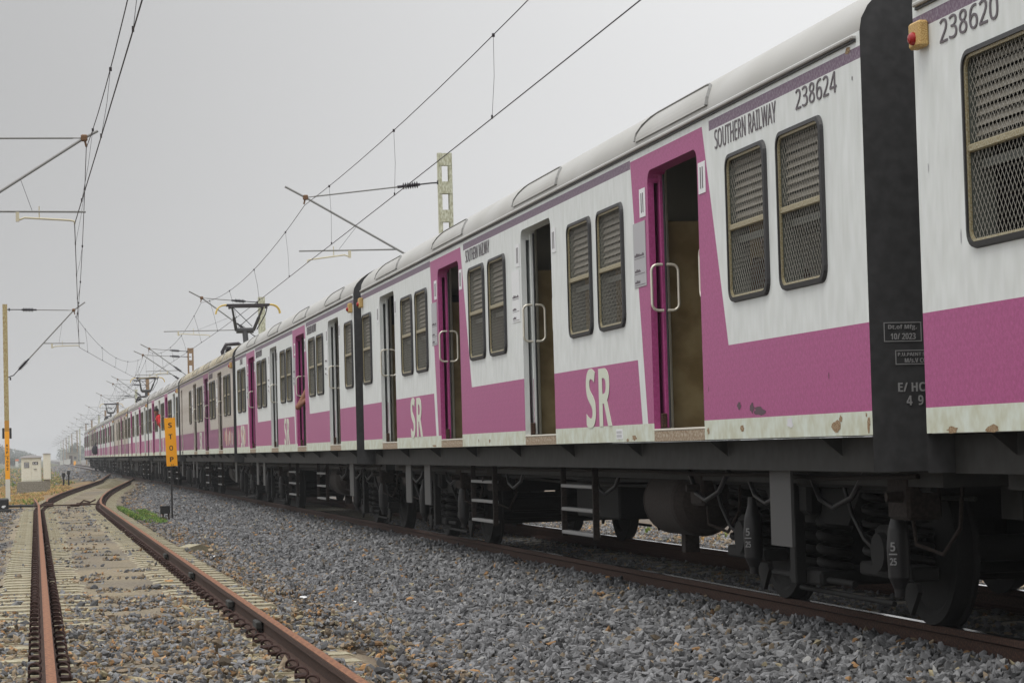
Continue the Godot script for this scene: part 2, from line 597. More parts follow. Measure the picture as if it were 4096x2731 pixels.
# ------------------------------------------------------------------ ballast
func stone_mesh(sd: int) -> ArrayMesh:
	var r := RandomNumberGenerator.new()
	r.seed = sd
	var t := (1.0 + sqrt(5.0)) / 2.0
	var p := [Vector3(-1, t, 0), Vector3(1, t, 0), Vector3(-1, -t, 0), Vector3(1, -t, 0), Vector3(0, -1, t), Vector3(0, 1, t), Vector3(0, -1, -t), Vector3(0, 1, -t), Vector3(t, 0, -1), Vector3(t, 0, 1), Vector3(-t, 0, -1), Vector3(-t, 0, 1)]
	var f := [[0, 11, 5], [0, 5, 1], [0, 1, 7], [0, 7, 10], [0, 10, 11], [1, 5, 9], [5, 11, 4], [11, 10, 2], [10, 7, 6], [7, 1, 8], [3, 9, 4], [3, 4, 2], [3, 2, 6], [3, 6, 8], [3, 8, 9], [4, 9, 5], [2, 4, 11], [6, 2, 10], [8, 6, 7], [9, 8, 1]]
	var sq := Vector3(r.randf_range(0.95, 1.5), r.randf_range(0.55, 0.85), r.randf_range(0.7, 1.05))
	# cut flats: pull points back to a few random planes, as broken rock has
	var planes := []
	for k in 5:
		var d := Vector3(r.randfn(), r.randfn(), r.randfn()).normalized()
		planes.append([d, r.randf_range(0.38, 0.62)])
	for i in 12:
		var q: Vector3 = p[i].normalized() * r.randf_range(0.7, 1.3)
		for pl in planes:
			var e: float = q.dot(pl[0]) - pl[1]
			if e > 0.0:
				q -= pl[0] * e
		p[i] = q * sq
	var mb := MB.new()
	for q in f:
		mb.tri(p[q[0]], p[q[1]], p[q[2]], p[q[0]] + p[q[1]] + p[q[2]])
	return mb.mesh()


func stone_color(r: RandomNumberGenerator, brown: float) -> Color:
	var g := r.randf_range(0.1, 0.31)
	if r.randf() < 0.14:
		g *= 0.6
	var c := Color(g, g * 1.01, g * 1.045)
	var k := r.randf()
	if k < brown:
		c = Color(g * 1.35, g * 1.05, g * 0.72)
		if k < brown * 0.18:
			c = Color(g * 1.9, g * 1.1, g * 0.5)
		elif k < brown * 0.3:
			c = Color(g * 1.75, g * 1.5, g * 0.95)
	elif k > 0.985:
		c = Color(0.36, 0.36, 0.35)
	return c


func build_ballast() -> void:
	var r := RandomNumberGenerator.new()
	r.seed = 77
	var mask := FastNoiseLite.new()
	mask.seed = 31
	mask.frequency = 0.9
	mask.fractal_octaves = 3
	var NV := 7
	var xf := []
	var cl := []
	for k in NV:
		xf.append([])
		cl.append([])
	# [x0, x1, near, far, stones per square metre, size, share of brown stones, zone]
	var zones := [
		[2.5, 5.53, 11.5, 22.0, 560, 0.036, 0.055, 0], [2.5, 5.53, 22.0, 36.0, 460, 0.037, 0.055, 0], [2.5, 5.53, 36.0, 58.0, 320, 0.041, 0.05, 0],
		[2.7, 5.53, 58.0, 95.0, 190, 0.046, 0.05, 0], [3.4, 5.53, 95.0, 150.0, 90, 0.06, 0.05, 0], [3.0, 5.53, 150.0, 230.0, 30, 0.1, 0.1, 4],
		[5.63, 7.24, 11.0, 45.0, 260, 0.031, 0.12, 3], [7.37, 9.2, 11.0, 60.0, 240, 0.035, 0.3, 4], [9.2, 13.0, 14.0, 75.0, 90, 0.045, 0.4, 4],
		[-0.75, 2.75, 12.2, 27.0, 560, 0.031, 0.46, 1], [-0.75, 2.75, 27.0, 40.0, 170, 0.03, 0.46, 2], [-0.75, 2.75, 40.0, 74.0, 70, 0.03, 0.3, 2],
		[-3.0, -0.5, 16.0, 40.0, 300, 0.032, 0.4, 5], [-3.2, -0.6, 40.0, 76.0, 170, 0.038, 0.4, 5], [1.9, 2.75, 24.0, 66.0, 300, 0.029, 0.5, 5],
		[2.2, 5.0, 176.0, 420.0, 9, 0.17, 0.15, 4], [-6.0, 1.5, 130.0, 330.0, 0.5, 0.14, 0.6, 4],
	]
	for q in zones:
		var area: float = (q[1] - q[0]) * (q[3] - q[2])
		var cnt := int(area * q[4])
		for i in cnt:
			var x := r.randf_range(q[0], q[1])
			var zf := r.randf_range(q[2], q[3])
			var y := land(x, zf)
			var mk := mask.get_noise_2d(x, zf)
			var s: float = q[5] * r.randf_range(0.62, 1.25)
			var up := 0.1
			var sc := sid_centre(zf)
			if q[7] == 0:
				if x < sc + 1.62 + mk * 0.35:
					continue
				up = r.randf_range(-0.1, 0.75)
			elif q[7] == 1 or q[7] == 2:
				var dx := absf(x - sc)
				if absf(dx - 0.874) < 0.115:
					continue
				if absf(dx - 0.874) < 0.2 and r.randf() < 0.6:
					continue
				# stones lie in the cribs and, in heaps, on the sleepers
				var cover := smoothstep(26.0, 17.0, zf) * 0.75 + 0.12
				if mk + 0.38 < 1.0 - cover - (0.32 if dx < 0.7 else 0.0) and not _in_crib(zf):
					continue
				if q[7] == 2 and mk < 0.12:
					continue
				if _in_crib(zf) and mk < -0.25:
					continue
				y = SID_Y - 0.172 - 0.012 + (0.0 if not _in_crib(zf) else -0.03)
				up = r.randf_range(0.15, 0.55)
				if cover > 0.4 and mk > 0.15:
					y += r.randf() * 0.03
				if r.randf() < 0.02:
					s *= 1.7
			elif q[7] == 3:
				up = r.randf_range(-0.2, 0.5)
			elif q[7] == 5:
				if mk < -0.1 and r.randf() < 0.6:
					continue
				if x > sc - 1.42 and x < sc + 1.42:
					continue
			var bas := Basis(Vector3(r.randfn(), r.randfn(), r.randfn()).normalized(), r.randf() * TAU) * Basis.from_scale(Vector3.ONE * s * Vector3(1.0, 0.9, 1.0))
			var kind := r.randi() % NV
			xf[kind].append(Transform3D(bas, Vector3(x, y + s * up, -zf)))
			var brown: float = q[6]
			if q[7] == 0:
				brown += smoothstep(1.15, 0.0, x - sc - 1.5) * 0.42
			cl[kind].append(stone_color(r, brown))
	var root := thing("ballast", "", "", Vector3.ZERO, "", "stuff")
	for k in NV:
		var mm := MultiMesh.new()
		mm.transform_format = MultiMesh.TRANSFORM_3D
		mm.use_colors = true
		mm.mesh = stone_mesh(200 + k)
		mm.instance_count = xf[k].size()
		for i in xf[k].size():
			mm.set_instance_transform(i, xf[k][i])
			mm.set_instance_color(i, cl[k][i])
		var o := MultiMeshInstance3D.new()
		o.name = "stones"
		o.multimesh = mm
		o.material_override = mats["stone"]
		o.set_meta("kind", "stuff")
		root.add_child(o, true)
	print("stones ", xf[0].size() * NV)


func _in_crib(zf: float) -> bool:
	var t := fposmod(zf - 12.5, 0.6)
	return t > 0.14 and t < 0.46


# ------------------------------------------------------------------ tracks
func rail_profile() -> PackedVector2Array:
	return PackedVector2Array([Vector2(-0.034, 0.0), Vector2(-0.028, 0.003), Vector2(0.028, 0.003), Vector2(0.034, 0.0), Vector2(0.036, -0.036), Vector2(0.012, -0.05), Vector2(0.009, -0.13), Vector2(0.03, -0.15), Vector2(0.07, -0.16), Vector2(0.07, -0.172), Vector2(-0.07, -0.172), Vector2(-0.07, -0.16), Vector2(-0.03, -0.15), Vector2(-0.009, -0.13), Vector2(-0.012, -0.05), Vector2(-0.036, -0.036)])


func sweep_rail(path: Array) -> ArrayMesh:
	# path: Vector3 points along the middle of the head's top
	var mb := MB.new()
	var pr := rail_profile()
	var m := pr.size()
	var rows := []
	for i in path.size():
		var a: Vector3 = path[maxi(i - 1, 0)]
		var b: Vector3 = path[mini(i + 1, path.size() - 1)]
		var t := (b - a).normalized()
		var side := t.cross(Vector3.UP).normalized()
		var row := []
		for q in pr:
			row.append(path[i] + side * q.x + Vector3.UP * q.y)
		rows.append([row, side])
	for i in path.size() - 1:
		for k in m:
			var k2 := (k + 1) % m
			var e := pr[k2] - pr[k]
			var o2 := Vector2(-e.y, e.x)
			var sd: Vector3 = rows[i][1]
			mb.quad(rows[i][0][k], rows[i][0][k2], rows[i + 1][0][k2], rows[i + 1][0][k], sd * o2.x + Vector3.UP * o2.y)
	for e in [0, path.size() - 1]:
		var out: Vector3 = path[0] - path[1] if e == 0 else path[e] - path[e - 1]
		var ix := Geometry2D.triangulate_polygon(pr)
		for i in range(0, ix.size(), 3):
			mb.tri(rows[e][0][ix[i]], rows[e][0][ix[i + 1]], rows[e][0][ix[i + 2]], out)
	return mb.mesh()


func clip_mesh() -> ArrayMesh:
	# an elastic rail clip: a bent rod that stands up as a loop over the sleeper's shoulder
	var mb := MB.new()
	var pts := []
	for i in 15:
		var g := lerpf(-0.5, PI + 0.55, i / 14.0)
		pts.append(Vector3(0.04 * cos(g), 0.018 + 0.032 * sin(g), 0.05 - 0.1 * i / 14.0))
	pts.append(Vector3(-0.02, 0.0, -0.06))
	pts.append(Vector3(0.03, -0.005, -0.05))
	mb.tube(pts, 0.009, 6)
	mb.box(Vector3(-0.03, -0.02, -0.04), Vector3(0.05, 0.006, 0.04))
	return mb.mesh()


func sleeper_mesh() -> ArrayMesh:
	var mb := MB.new()
	var top := PackedVector2Array([Vector2(-1.37, -0.018), Vector2(-1.33, 0.0), Vector2(-0.5, 0.0), Vector2(-0.35, -0.02), Vector2(0.35, -0.02), Vector2(0.5, 0.0), Vector2(1.33, 0.0), Vector2(1.37, -0.018), Vector2(1.38, -0.2), Vector2(-1.38, -0.2)])
	mb.slab(top, Vector3(0, 0, 0.115), Vector3.RIGHT, Vector3.UP, Vector3.BACK, 0.23)
	# sloping long sides
	for s in [-1.0, 1.0]:
		mb.quad(Vector3(-1.33, -0.012, 0.116 * s), Vector3(1.33, -0.012, 0.116 * s), Vector3(1.37, -0.2, 0.15 * s), Vector3(-1.37, -0.2, 0.15 * s), Vector3(0, 0.2, s))
	return mb.mesh()


func rail_with_top(path: Array, parent: Node) -> void:
	var rail := part("rail", sweep_rail(path), mats["rust_dark"], parent)
	var mb := MB.new()
	for i in path.size() - 1:
		mb.quad(path[i] + Vector3(-0.031, 0.006, 0), path[i] + Vector3(0.031, 0.006, 0), path[i + 1] + Vector3(0.031, 0.006, 0), path[i + 1] + Vector3(-0.031, 0.006, 0), Vector3.UP)
	part("running_surface", mb.mesh(), mats["rust_rail"], rail)


func build_tracks() -> void:
	# the train's track
	var t := thing("railway_track", "rusty railway track that the train stands on", "railway track", Vector3.ZERO, "", "structure")
	for s in [-1.0, 1.0]:
		var path := []
		for z in [2.0, 30.0, 80.0, 160.0, 300.0, 600.0, 1200.0]:
			path.append(Vector3(TRACK + s * 0.874, 0.0, -z))
		var rail := part("rail", sweep_rail(path), mats["rust_dark"], t)
		var mb := MB.new()
		for i in path.size() - 1:
			mb.quad(path[i] + Vector3(-0.026, 0.006, 0), path[i] + Vector3(0.028, 0.006, 0), path[i + 1] + Vector3(0.028, 0.006, 0), path[i + 1] + Vector3(-0.026, 0.006, 0), Vector3.UP)
		part("running_surface", mb.mesh(), mats["bright_steel"], rail)
	var z := 12.8
	var sm := sleeper_mesh()
	while z < 60.0:
		part("sleeper", sm, mats["concrete_grey"], t, Vector3(TRACK, -0.176, -z))
		z += 0.6
	# the siding
	var sd := thing("railway_track", "rusty siding track on exposed concrete sleepers, bending towards the train", "railway track", Vector3.ZERO, "", "structure")
	# rail on the camera's side: runs straight past the trap point and stops
	var pa := []
	for zz in [8.0, 20.0, 35.0, 50.0, 62.0, 68.0, 72.0, 76.0, 79.0]:
		var off := 0.874 + 0.12 * smoothstep(68.0, 80.0, zz)
		pa.append(Vector3(SID_X - off, SID_Y, -zz))
	rail_with_top(pa, sd)
	var pb := []
	var zc := 73.5
	while zc < 171.0:
		var c := sid_centre(zc)
		pb.append(Vector3(c - 0.874 + (0.09 if zc < 74.0 else 0.0), sid_top(zc), -zc))
		zc += 4.0
	rail_with_top(pb, sd)
	var pc := []
	zc = 8.0
	while zc < 137.0:
		pc.append(Vector3(sid_centre(zc) + 0.874, sid_top(zc), -zc))
		zc += 12.0 if zc < 55.0 else 4.0
	rail_with_top(pc, sd)
	# sleepers and clips
	var cm := clip_mesh()
	var clips := 0
	var rest := MB.new()
	var base_arr := cm.surface_get_arrays(0)
	var bv: PackedVector3Array = base_arr[Mesh.ARRAY_VERTEX]
	var bn: PackedVector3Array = base_arr[Mesh.ARRAY_NORMAL]
	var k := 0
	var zf := 12.5
	while zf < 150.0:
		var c := sid_centre(zf)
		var turn := atan2(sid_centre(zf + 1.0) - sid_centre(zf - 1.0), 2.0)
		var bas := Basis(Vector3.UP, -turn + r_small(k) * 0.006)
		var y := sid_top(zf) - 0.175
		part("sleeper", sm, mats["concrete"], sd, Vector3(c + r_small(k + 91) * 0.015, y + r_small(k + 33) * 0.004, -zf), bas)
		if zf < 132.0:
			for s in [-1.0, 1.0]:
				for e in [-1.0, 1.0]:
					if r_small(k * 4 + int(s * 2 + e) + 5) > 0.86:
						continue
					var at := Vector3(c + s * 0.874 + e * 0.1, y + 0.024, -zf + r_small(k * 7) * 0.01)
					var cb := Basis(Vector3.UP, (0.0 if e > 0 else PI) + r_small(k * 11 + int(s + 2 * e)) * 0.12 - turn)
					cb = cb * Basis(Vector3.RIGHT, r_small(k * 13 + int(e)) * 0.12)
					if clips < 290:
						part("rail_clip", cm, mats["clip_rust"], sd, at, cb)
						clips += 1
					else:
						for i in bv.size():
							rest.v.append(at + cb * bv[i])
							rest.n.append(cb * bn[i])
		k += 1
		zf += 0.6
	var ro := part("rail_clips", rest.mesh(), mats["clip_rust"], sd)
	ro.set_meta("kind", "stuff")
	# clamps bolted to the web of the far rail of the siding
	for q in [19.2, 22.0, 27.5, 33.0]:
		var mb := MB.new()
		mb.box(Vector3(-0.05, -0.06, -0.16), Vector3(0.0, 0.0, 0.16), 0.008)
		mb.box(Vector3(-0.042, -0.13, -0.05), Vector3(-0.002, -0.06, 0.05), 0.006)
		part("rail_clamp", mb.mesh(), mats["underframe"], sd, Vector3(SID_X + 0.874 - 0.022, SID_Y - 0.045, -q))
	# the trap point's stretcher bar, chairs and levers
	var bar := MB.new()
	bar.tube([Vector3(-0.75, -0.2, -71.0), Vector3(0.35, -0.21, -71.0), Vector3(1.9, -0.21, -71.2)], 0.02, 6)
	bar.box(Vector3(0.28, -0.27, -72.4), Vector3(0.52, -0.16, -71.9), 0.02)
	bar.box(Vector3(1.2, -0.26, -72.2), Vector3(1.62, -0.17, -71.9), 0.02)
	bar.box(Vector3(1.02, -0.28, -72.0), Vector3(1.3, -0.2, -71.6), 0.02)
	bar.tube([Vector3(1.3, -0.2, -71.8), Vector3(1.42, -0.1, -71.8), Vector3(1.62, -0.16, -71.8), Vector3(1.78, -0.08, -71.8)], 0.025, 6)
	bar.box(Vector3(0.9, -0.29, -70.0), Vector3(1.0, -0.22, -69.9))
	part("stretcher_bar", bar.mesh(), mats["rust_dark"], sd)


func r_small(k: int) -> float:
	# a fixed pseudo-random number in -1 .. 1
	var x := sin(k * 127.1 + 11.7) * 43758.5453
	return (x - floorf(x)) * 2.0 - 1.0


# ------------------------------------------------------------------ coaches
func layout(type: String) -> Dictionary:
	var wins := [[0.66, 1.52], [1.75, 2.61], [5.43, 6.29], [6.52, 7.38], [10.15, 11.01], [11.26, 12.12], [14.84, 15.70], [15.97, 16.83], [19.53, 20.39]]
	var doors := [[3.33, 4.68, 1], [8.08, 9.40, 0], [12.75, 14.10, 1], [17.45, 18.75, 0]]
	if type == "motor":
		wins = [[0.66, 1.52], [1.75, 2.61], [5.43, 6.29], [6.52, 7.38], [10.15, 11.01], [11.26, 12.12], [14.84, 15.70]]
		doors = [[3.33, 4.68, 0], [8.08, 9.40, 1], [12.75, 14.10, 0], [19.25, 19.85, 0]]
	elif type == "reverse":
		var w2 := []
		var d2 := []
		for w in wins:
			w2.append([LEN - w[1], LEN - w[0]])
		for d in doors:
			d2.append([LEN - d[1], LEN - d[0], d[2]])
		w2.reverse()
		d2.reverse()
		wins = w2
		doors = d2
	return {"wins": wins, "doors": doors}


func pv(a: Array) -> PackedVector2Array:
	var p := PackedVector2Array()
	for q in a:
		p.append(Vector2(q[0], q[1]))
	return p


func rect2(s0: float, y0: float, s1: float, y1: float) -> PackedVector2Array:
	return pv([[s0, y0], [s1, y0], [s1, y1], [s0, y1]])


func cut_all(polys: Array, hole: PackedVector2Array) -> Array:
	var out := []
	for p in polys:
		for q in Geometry2D.clip_polygons(p, hole):
			out.append(q)
	return out


func meet_all(polys: Array, other: PackedVector2Array) -> Array:
	var out := []
	for p in polys:
		for q in Geometry2D.intersect_polygons(p, other):
			out.append(q)
	return out


# paints the near side of a coach: {colour: mesh}
func side_meshes(type: String) -> Dictionary:
	if meshes.has("side" + type):
		return meshes["side" + type]
	var L := layout(type)
	var holes := []
	for w in L.wins:
		holes.append(shifted(rounded(0.84, 0.98, 0.08, 3), Vector2((w[0] + w[1]) * 0.5, 2.625)))
	for d in L.doors:
		var w: float = d[1] - d[0]
		var h := pv([[d[0], 1.1], [d[1], 1.1]])
		for i in 5:
			var g := PI * 0.5 * i / 4.0
			h.append(Vector2(d[1] - 0.09 + 0.09 * cos(g), 3.18 + 0.09 * sin(g)))
		for i in 5:
			var g := PI * 0.5 * (1.0 + i / 4.0)
			h.append(Vector2(d[0] + 0.09 + 0.09 * cos(g), 3.18 + 0.09 * sin(g)))
		holes.append(h)
	var cuts := [0.0, LEN]
	for w in L.wins:
		cuts.append((w[0] + w[1]) * 0.5)
	for d in L.doors:
		cuts.append((d[0] + d[1]) * 0.5)
	cuts.sort()
	var frames := []
	var slivers := []
	var stripes := []
	var s_at := 0.0
	for d in L.doors:
		if d[2] == 1:
			frames.append(pv([[d[0] - 0.15, 3.40], [d[0] - 0.63, 1.845], [d[1] + 0.26, 1.845], [d[1] + 0.5, 3.40]]))
			slivers.append(pv([[d[1] + 0.26, 1.845], [d[1] + 0.43, 1.845], [d[1] + 0.34, 1.345], [d[1] + 0.18, 1.345]]))
			stripes.append(rect2(s_at, 3.345, d[0] - 0.32, 3.415))
			s_at = d[1] + 0.5
	stripes.append(rect2(s_at, 3.345, LEN, 3.415))
	var mb := {}
	for i in cuts.size() - 1:
		var strip := [rect2(cuts[i], 1.21, cuts[i + 1], 3.5)]
		for h in holes:
			strip = cut_all(strip, h)
		var got := {"skirt": meet_all(strip, rect2(-1, 1.21, 30, 1.345)), "magenta": [], "stripe": []}
		var band := meet_all(strip, rect2(-1, 1.345, 30, 1.845))
		var white := meet_all(strip, rect2(-1, 1.845, 30, 3.6))
		for sl in slivers:
			white.append_array(meet_all(band, sl))
			band = cut_all(band, sl)
		got.magenta = band
		for f in frames:
			got.magenta.append_array(meet_all(white, f))
			white = cut_all(white, f)
		for st in stripes:
			got.stripe.append_array(meet_all(white, st))
			white = cut_all(white, st)
		got["white"] = white
		for key in got:
			for poly in got[key]:
				if poly.size() >= 3:
					var bay := 0
					for d in L.doors:
						if (cuts[i] + cuts[i + 1]) * 0.5 > (d[0] + d[1]) * 0.5:
							bay += 1
					var pk := "%s%d" % [key, bay]
					if not mb.has(pk):
						mb[pk] = MB.new()
					mb[pk].slab(poly, Vector3(-HALF, 0, 0), Vector3(0, 0, -1), Vector3.UP, Vector3.LEFT)
	var out := {}
	for key in mb:
		out[key] = mb[key].mesh()
	meshes["side" + type] = out
	return out


func window_meshes() -> Dictionary:
	if meshes.has("window"):
		return meshes["window"]
	# local: x along the coach towards the near end, y up, z out of the wall
	var X := Vector3.RIGHT
	var Y := Vector3.UP
	var Z := Vector3.BACK
	var o := {}
	var a := rounded(0.87, 1.01, 0.1, 5)
	var b := rounded(0.85, 0.99, 0.09, 5)
	var c := rounded(0.80, 0.94, 0.07, 5)
	var e := rounded(0.77, 0.91, 0.055, 5)
	var mb := MB.new()
	mb.ring(a, b, Vector3.ZERO, X, Y, Z, -0.004, 0.022)
	mb.ring(b, c, Vector3.ZERO, X, Y, Z, 0.022, 0.026)
	for i in c.size():
		var j := (i + 1) % c.size()
		mb.quad(Vector3(c[i].x, c[i].y, 0.026), Vector3(c[j].x, c[j].y, 0.026), Vector3(c[j].x, c[j].y, -0.02), Vector3(c[i].x, c[i].y, -0.02), -Vector3(c[i].x, c[i].y, 0))
	o["rubber"] = mb.mesh()
	mb = MB.new()
	mb.ring(c, e, Vector3.ZERO, X, Y, Z, 0.014, 0.012)
	for i in e.size():
		var j := (i + 1) % e.size()
		mb.quad(Vector3(e[i].x, e[i].y, 0.012), Vector3(e[j].x, e[j].y, 0.012), Vector3(e[j].x, e[j].y, 0.0), Vector3(e[i].x, e[i].y, 0.0), -Vector3(e[i].x, e[i].y, 0))
	o["frame"] = mb.mesh()
	mb = MB.new()
	mb.box(Vector3(-0.385, -0.018, -0.02), Vector3(0.385, 0.022, 0.012), 0.006)
	o["rail"] = mb.mesh()
	# expanded-metal mesh: wavy strands that meet in lozenges
	mb = MB.new()
	var px := 0.046
	var py := 0.062
	var hw := 0.383
	var hh := 0.453
	for dirn in [-1.0, 1.0]:
		var k := -30
		while k <= 30:
			# strand: y = dirn * (x * py / px) + k * py
			var x0 := -hw
			var x1 := hw
			var sl: float = dirn * py / px
			var ya: float = -hh - k * py
			var yb: float = hh - k * py
			var xa: float = minf(ya / sl, yb / sl)
			var xb: float = maxf(ya / sl, yb / sl)
			x0 = maxf(x0, xa)
			x1 = minf(x1, xb)
			if x1 - x0 > 0.01:
				var p := Vector3(x0, sl * x0 + k * py, 0.0006 * dirn)
				var q := Vector3(x1, sl * x1 + k * py, 0.0006 * dirn)
				var t := (q - p).normalized()
				var w := t.cross(Z) * 0.0016
				var d := Z * 0.0005
				mb.quad(p - w + d, p + w + d, q + w + d, q - w + d, Z)
				mb.quad(p - w + d, q - w + d, q - w - d, p - w - d, -w)
				mb.quad(p + w + d, q + w + d, q + w - d, p + w - d, w)
			k += 1
	o["mesh"] = mb.mesh()
	mb = MB.new()
	mb.quad(Vector3(-0.37, -0.021, 0.008), Vector3(0.37, -0.021, 0.008), Vector3(0.37, 0.019, -0.012), Vector3(-0.37, 0.019, -0.012), Vector3(0, 1, 1))
	mb.quad(Vector3(-0.37, -0.021, 0.004), Vector3(0.37, -0.021, 0.004), Vector3(0.37, 0.019, -0.016), Vector3(-0.37, 0.019, -0.016), Vector3(0, -1, -1))
	mb.quad(Vector3(-0.37, -0.021, 0.008), Vector3(0.37, -0.021, 0.008), Vector3(0.37, -0.021, 0.004), Vector3(-0.37, -0.021, 0.004), Vector3.DOWN)
	o["slat"] = mb.mesh()
	mb = MB.new()
	for i in 9:
		var y := 0.43 - i * 0.05
		mb.quad(Vector3(-0.37, y - 0.021, 0.008), Vector3(0.37, y - 0.021, 0.008), Vector3(0.37, y + 0.024, -0.012), Vector3(-0.37, y + 0.024, -0.012), Vector3(0, 1, 1))
	o["louver"] = mb.mesh()
	mb = MB.new()
	# far coaches: louvre above, open below with a shallow reveal
	mb.quad(Vector3(-0.385, 0.02, -0.015), Vector3(0.385, 0.02, -0.015), Vector3(0.385, 0.455, -0.015), Vector3(-0.385, 0.455, -0.015), Z)
	o["panel"] = mb.mesh()
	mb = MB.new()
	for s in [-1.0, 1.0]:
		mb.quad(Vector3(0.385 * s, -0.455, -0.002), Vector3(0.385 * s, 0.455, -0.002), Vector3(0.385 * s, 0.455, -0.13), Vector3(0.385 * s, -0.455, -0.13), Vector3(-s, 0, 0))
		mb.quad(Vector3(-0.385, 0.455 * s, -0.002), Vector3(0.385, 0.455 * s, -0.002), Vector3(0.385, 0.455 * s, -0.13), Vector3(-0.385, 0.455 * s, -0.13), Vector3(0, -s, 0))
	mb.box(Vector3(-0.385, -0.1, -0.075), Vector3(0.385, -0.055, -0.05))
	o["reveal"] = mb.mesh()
	meshes["window"] = o
	return o


func d_handle(depth: float, y0: float, y1: float, r := 0.011) -> ArrayMesh:
	# a bar that leaves the plane z = 0 along +z, runs up and comes back
	var mb := MB.new()
	var pts := [Vector3(0, y0, 0)]
	for i in 5:
		var g := PI * 0.5 * i / 4.0
		pts.append(Vector3(0, y0 + 0.05 - 0.05 * cos(g), depth - 0.05 + 0.05 * sin(g)))
	for i in 5:
		var g := PI * 0.5 * i / 4.0
		pts.append(Vector3(0, y1 - 0.05 + 0.05 * sin(g), depth - 0.05 + 0.05 * cos(g)))
	pts.append(Vector3(0, y1, 0))
	mb.tube(pts, r, 6)
	return mb.mesh()


func coil(turns: float, r: float, wire: float, h: float) -> ArrayMesh:
	var mb := MB.new()
	var pts := []
	var m := int(turns * 10)
	for i in m + 1:
		var g := TAU * turns * i / m
		pts.append(Vector3(r * cos(g), h * i / m, r * sin(g)))
	mb.tube(pts, wire, 6)
	return mb.mesh()


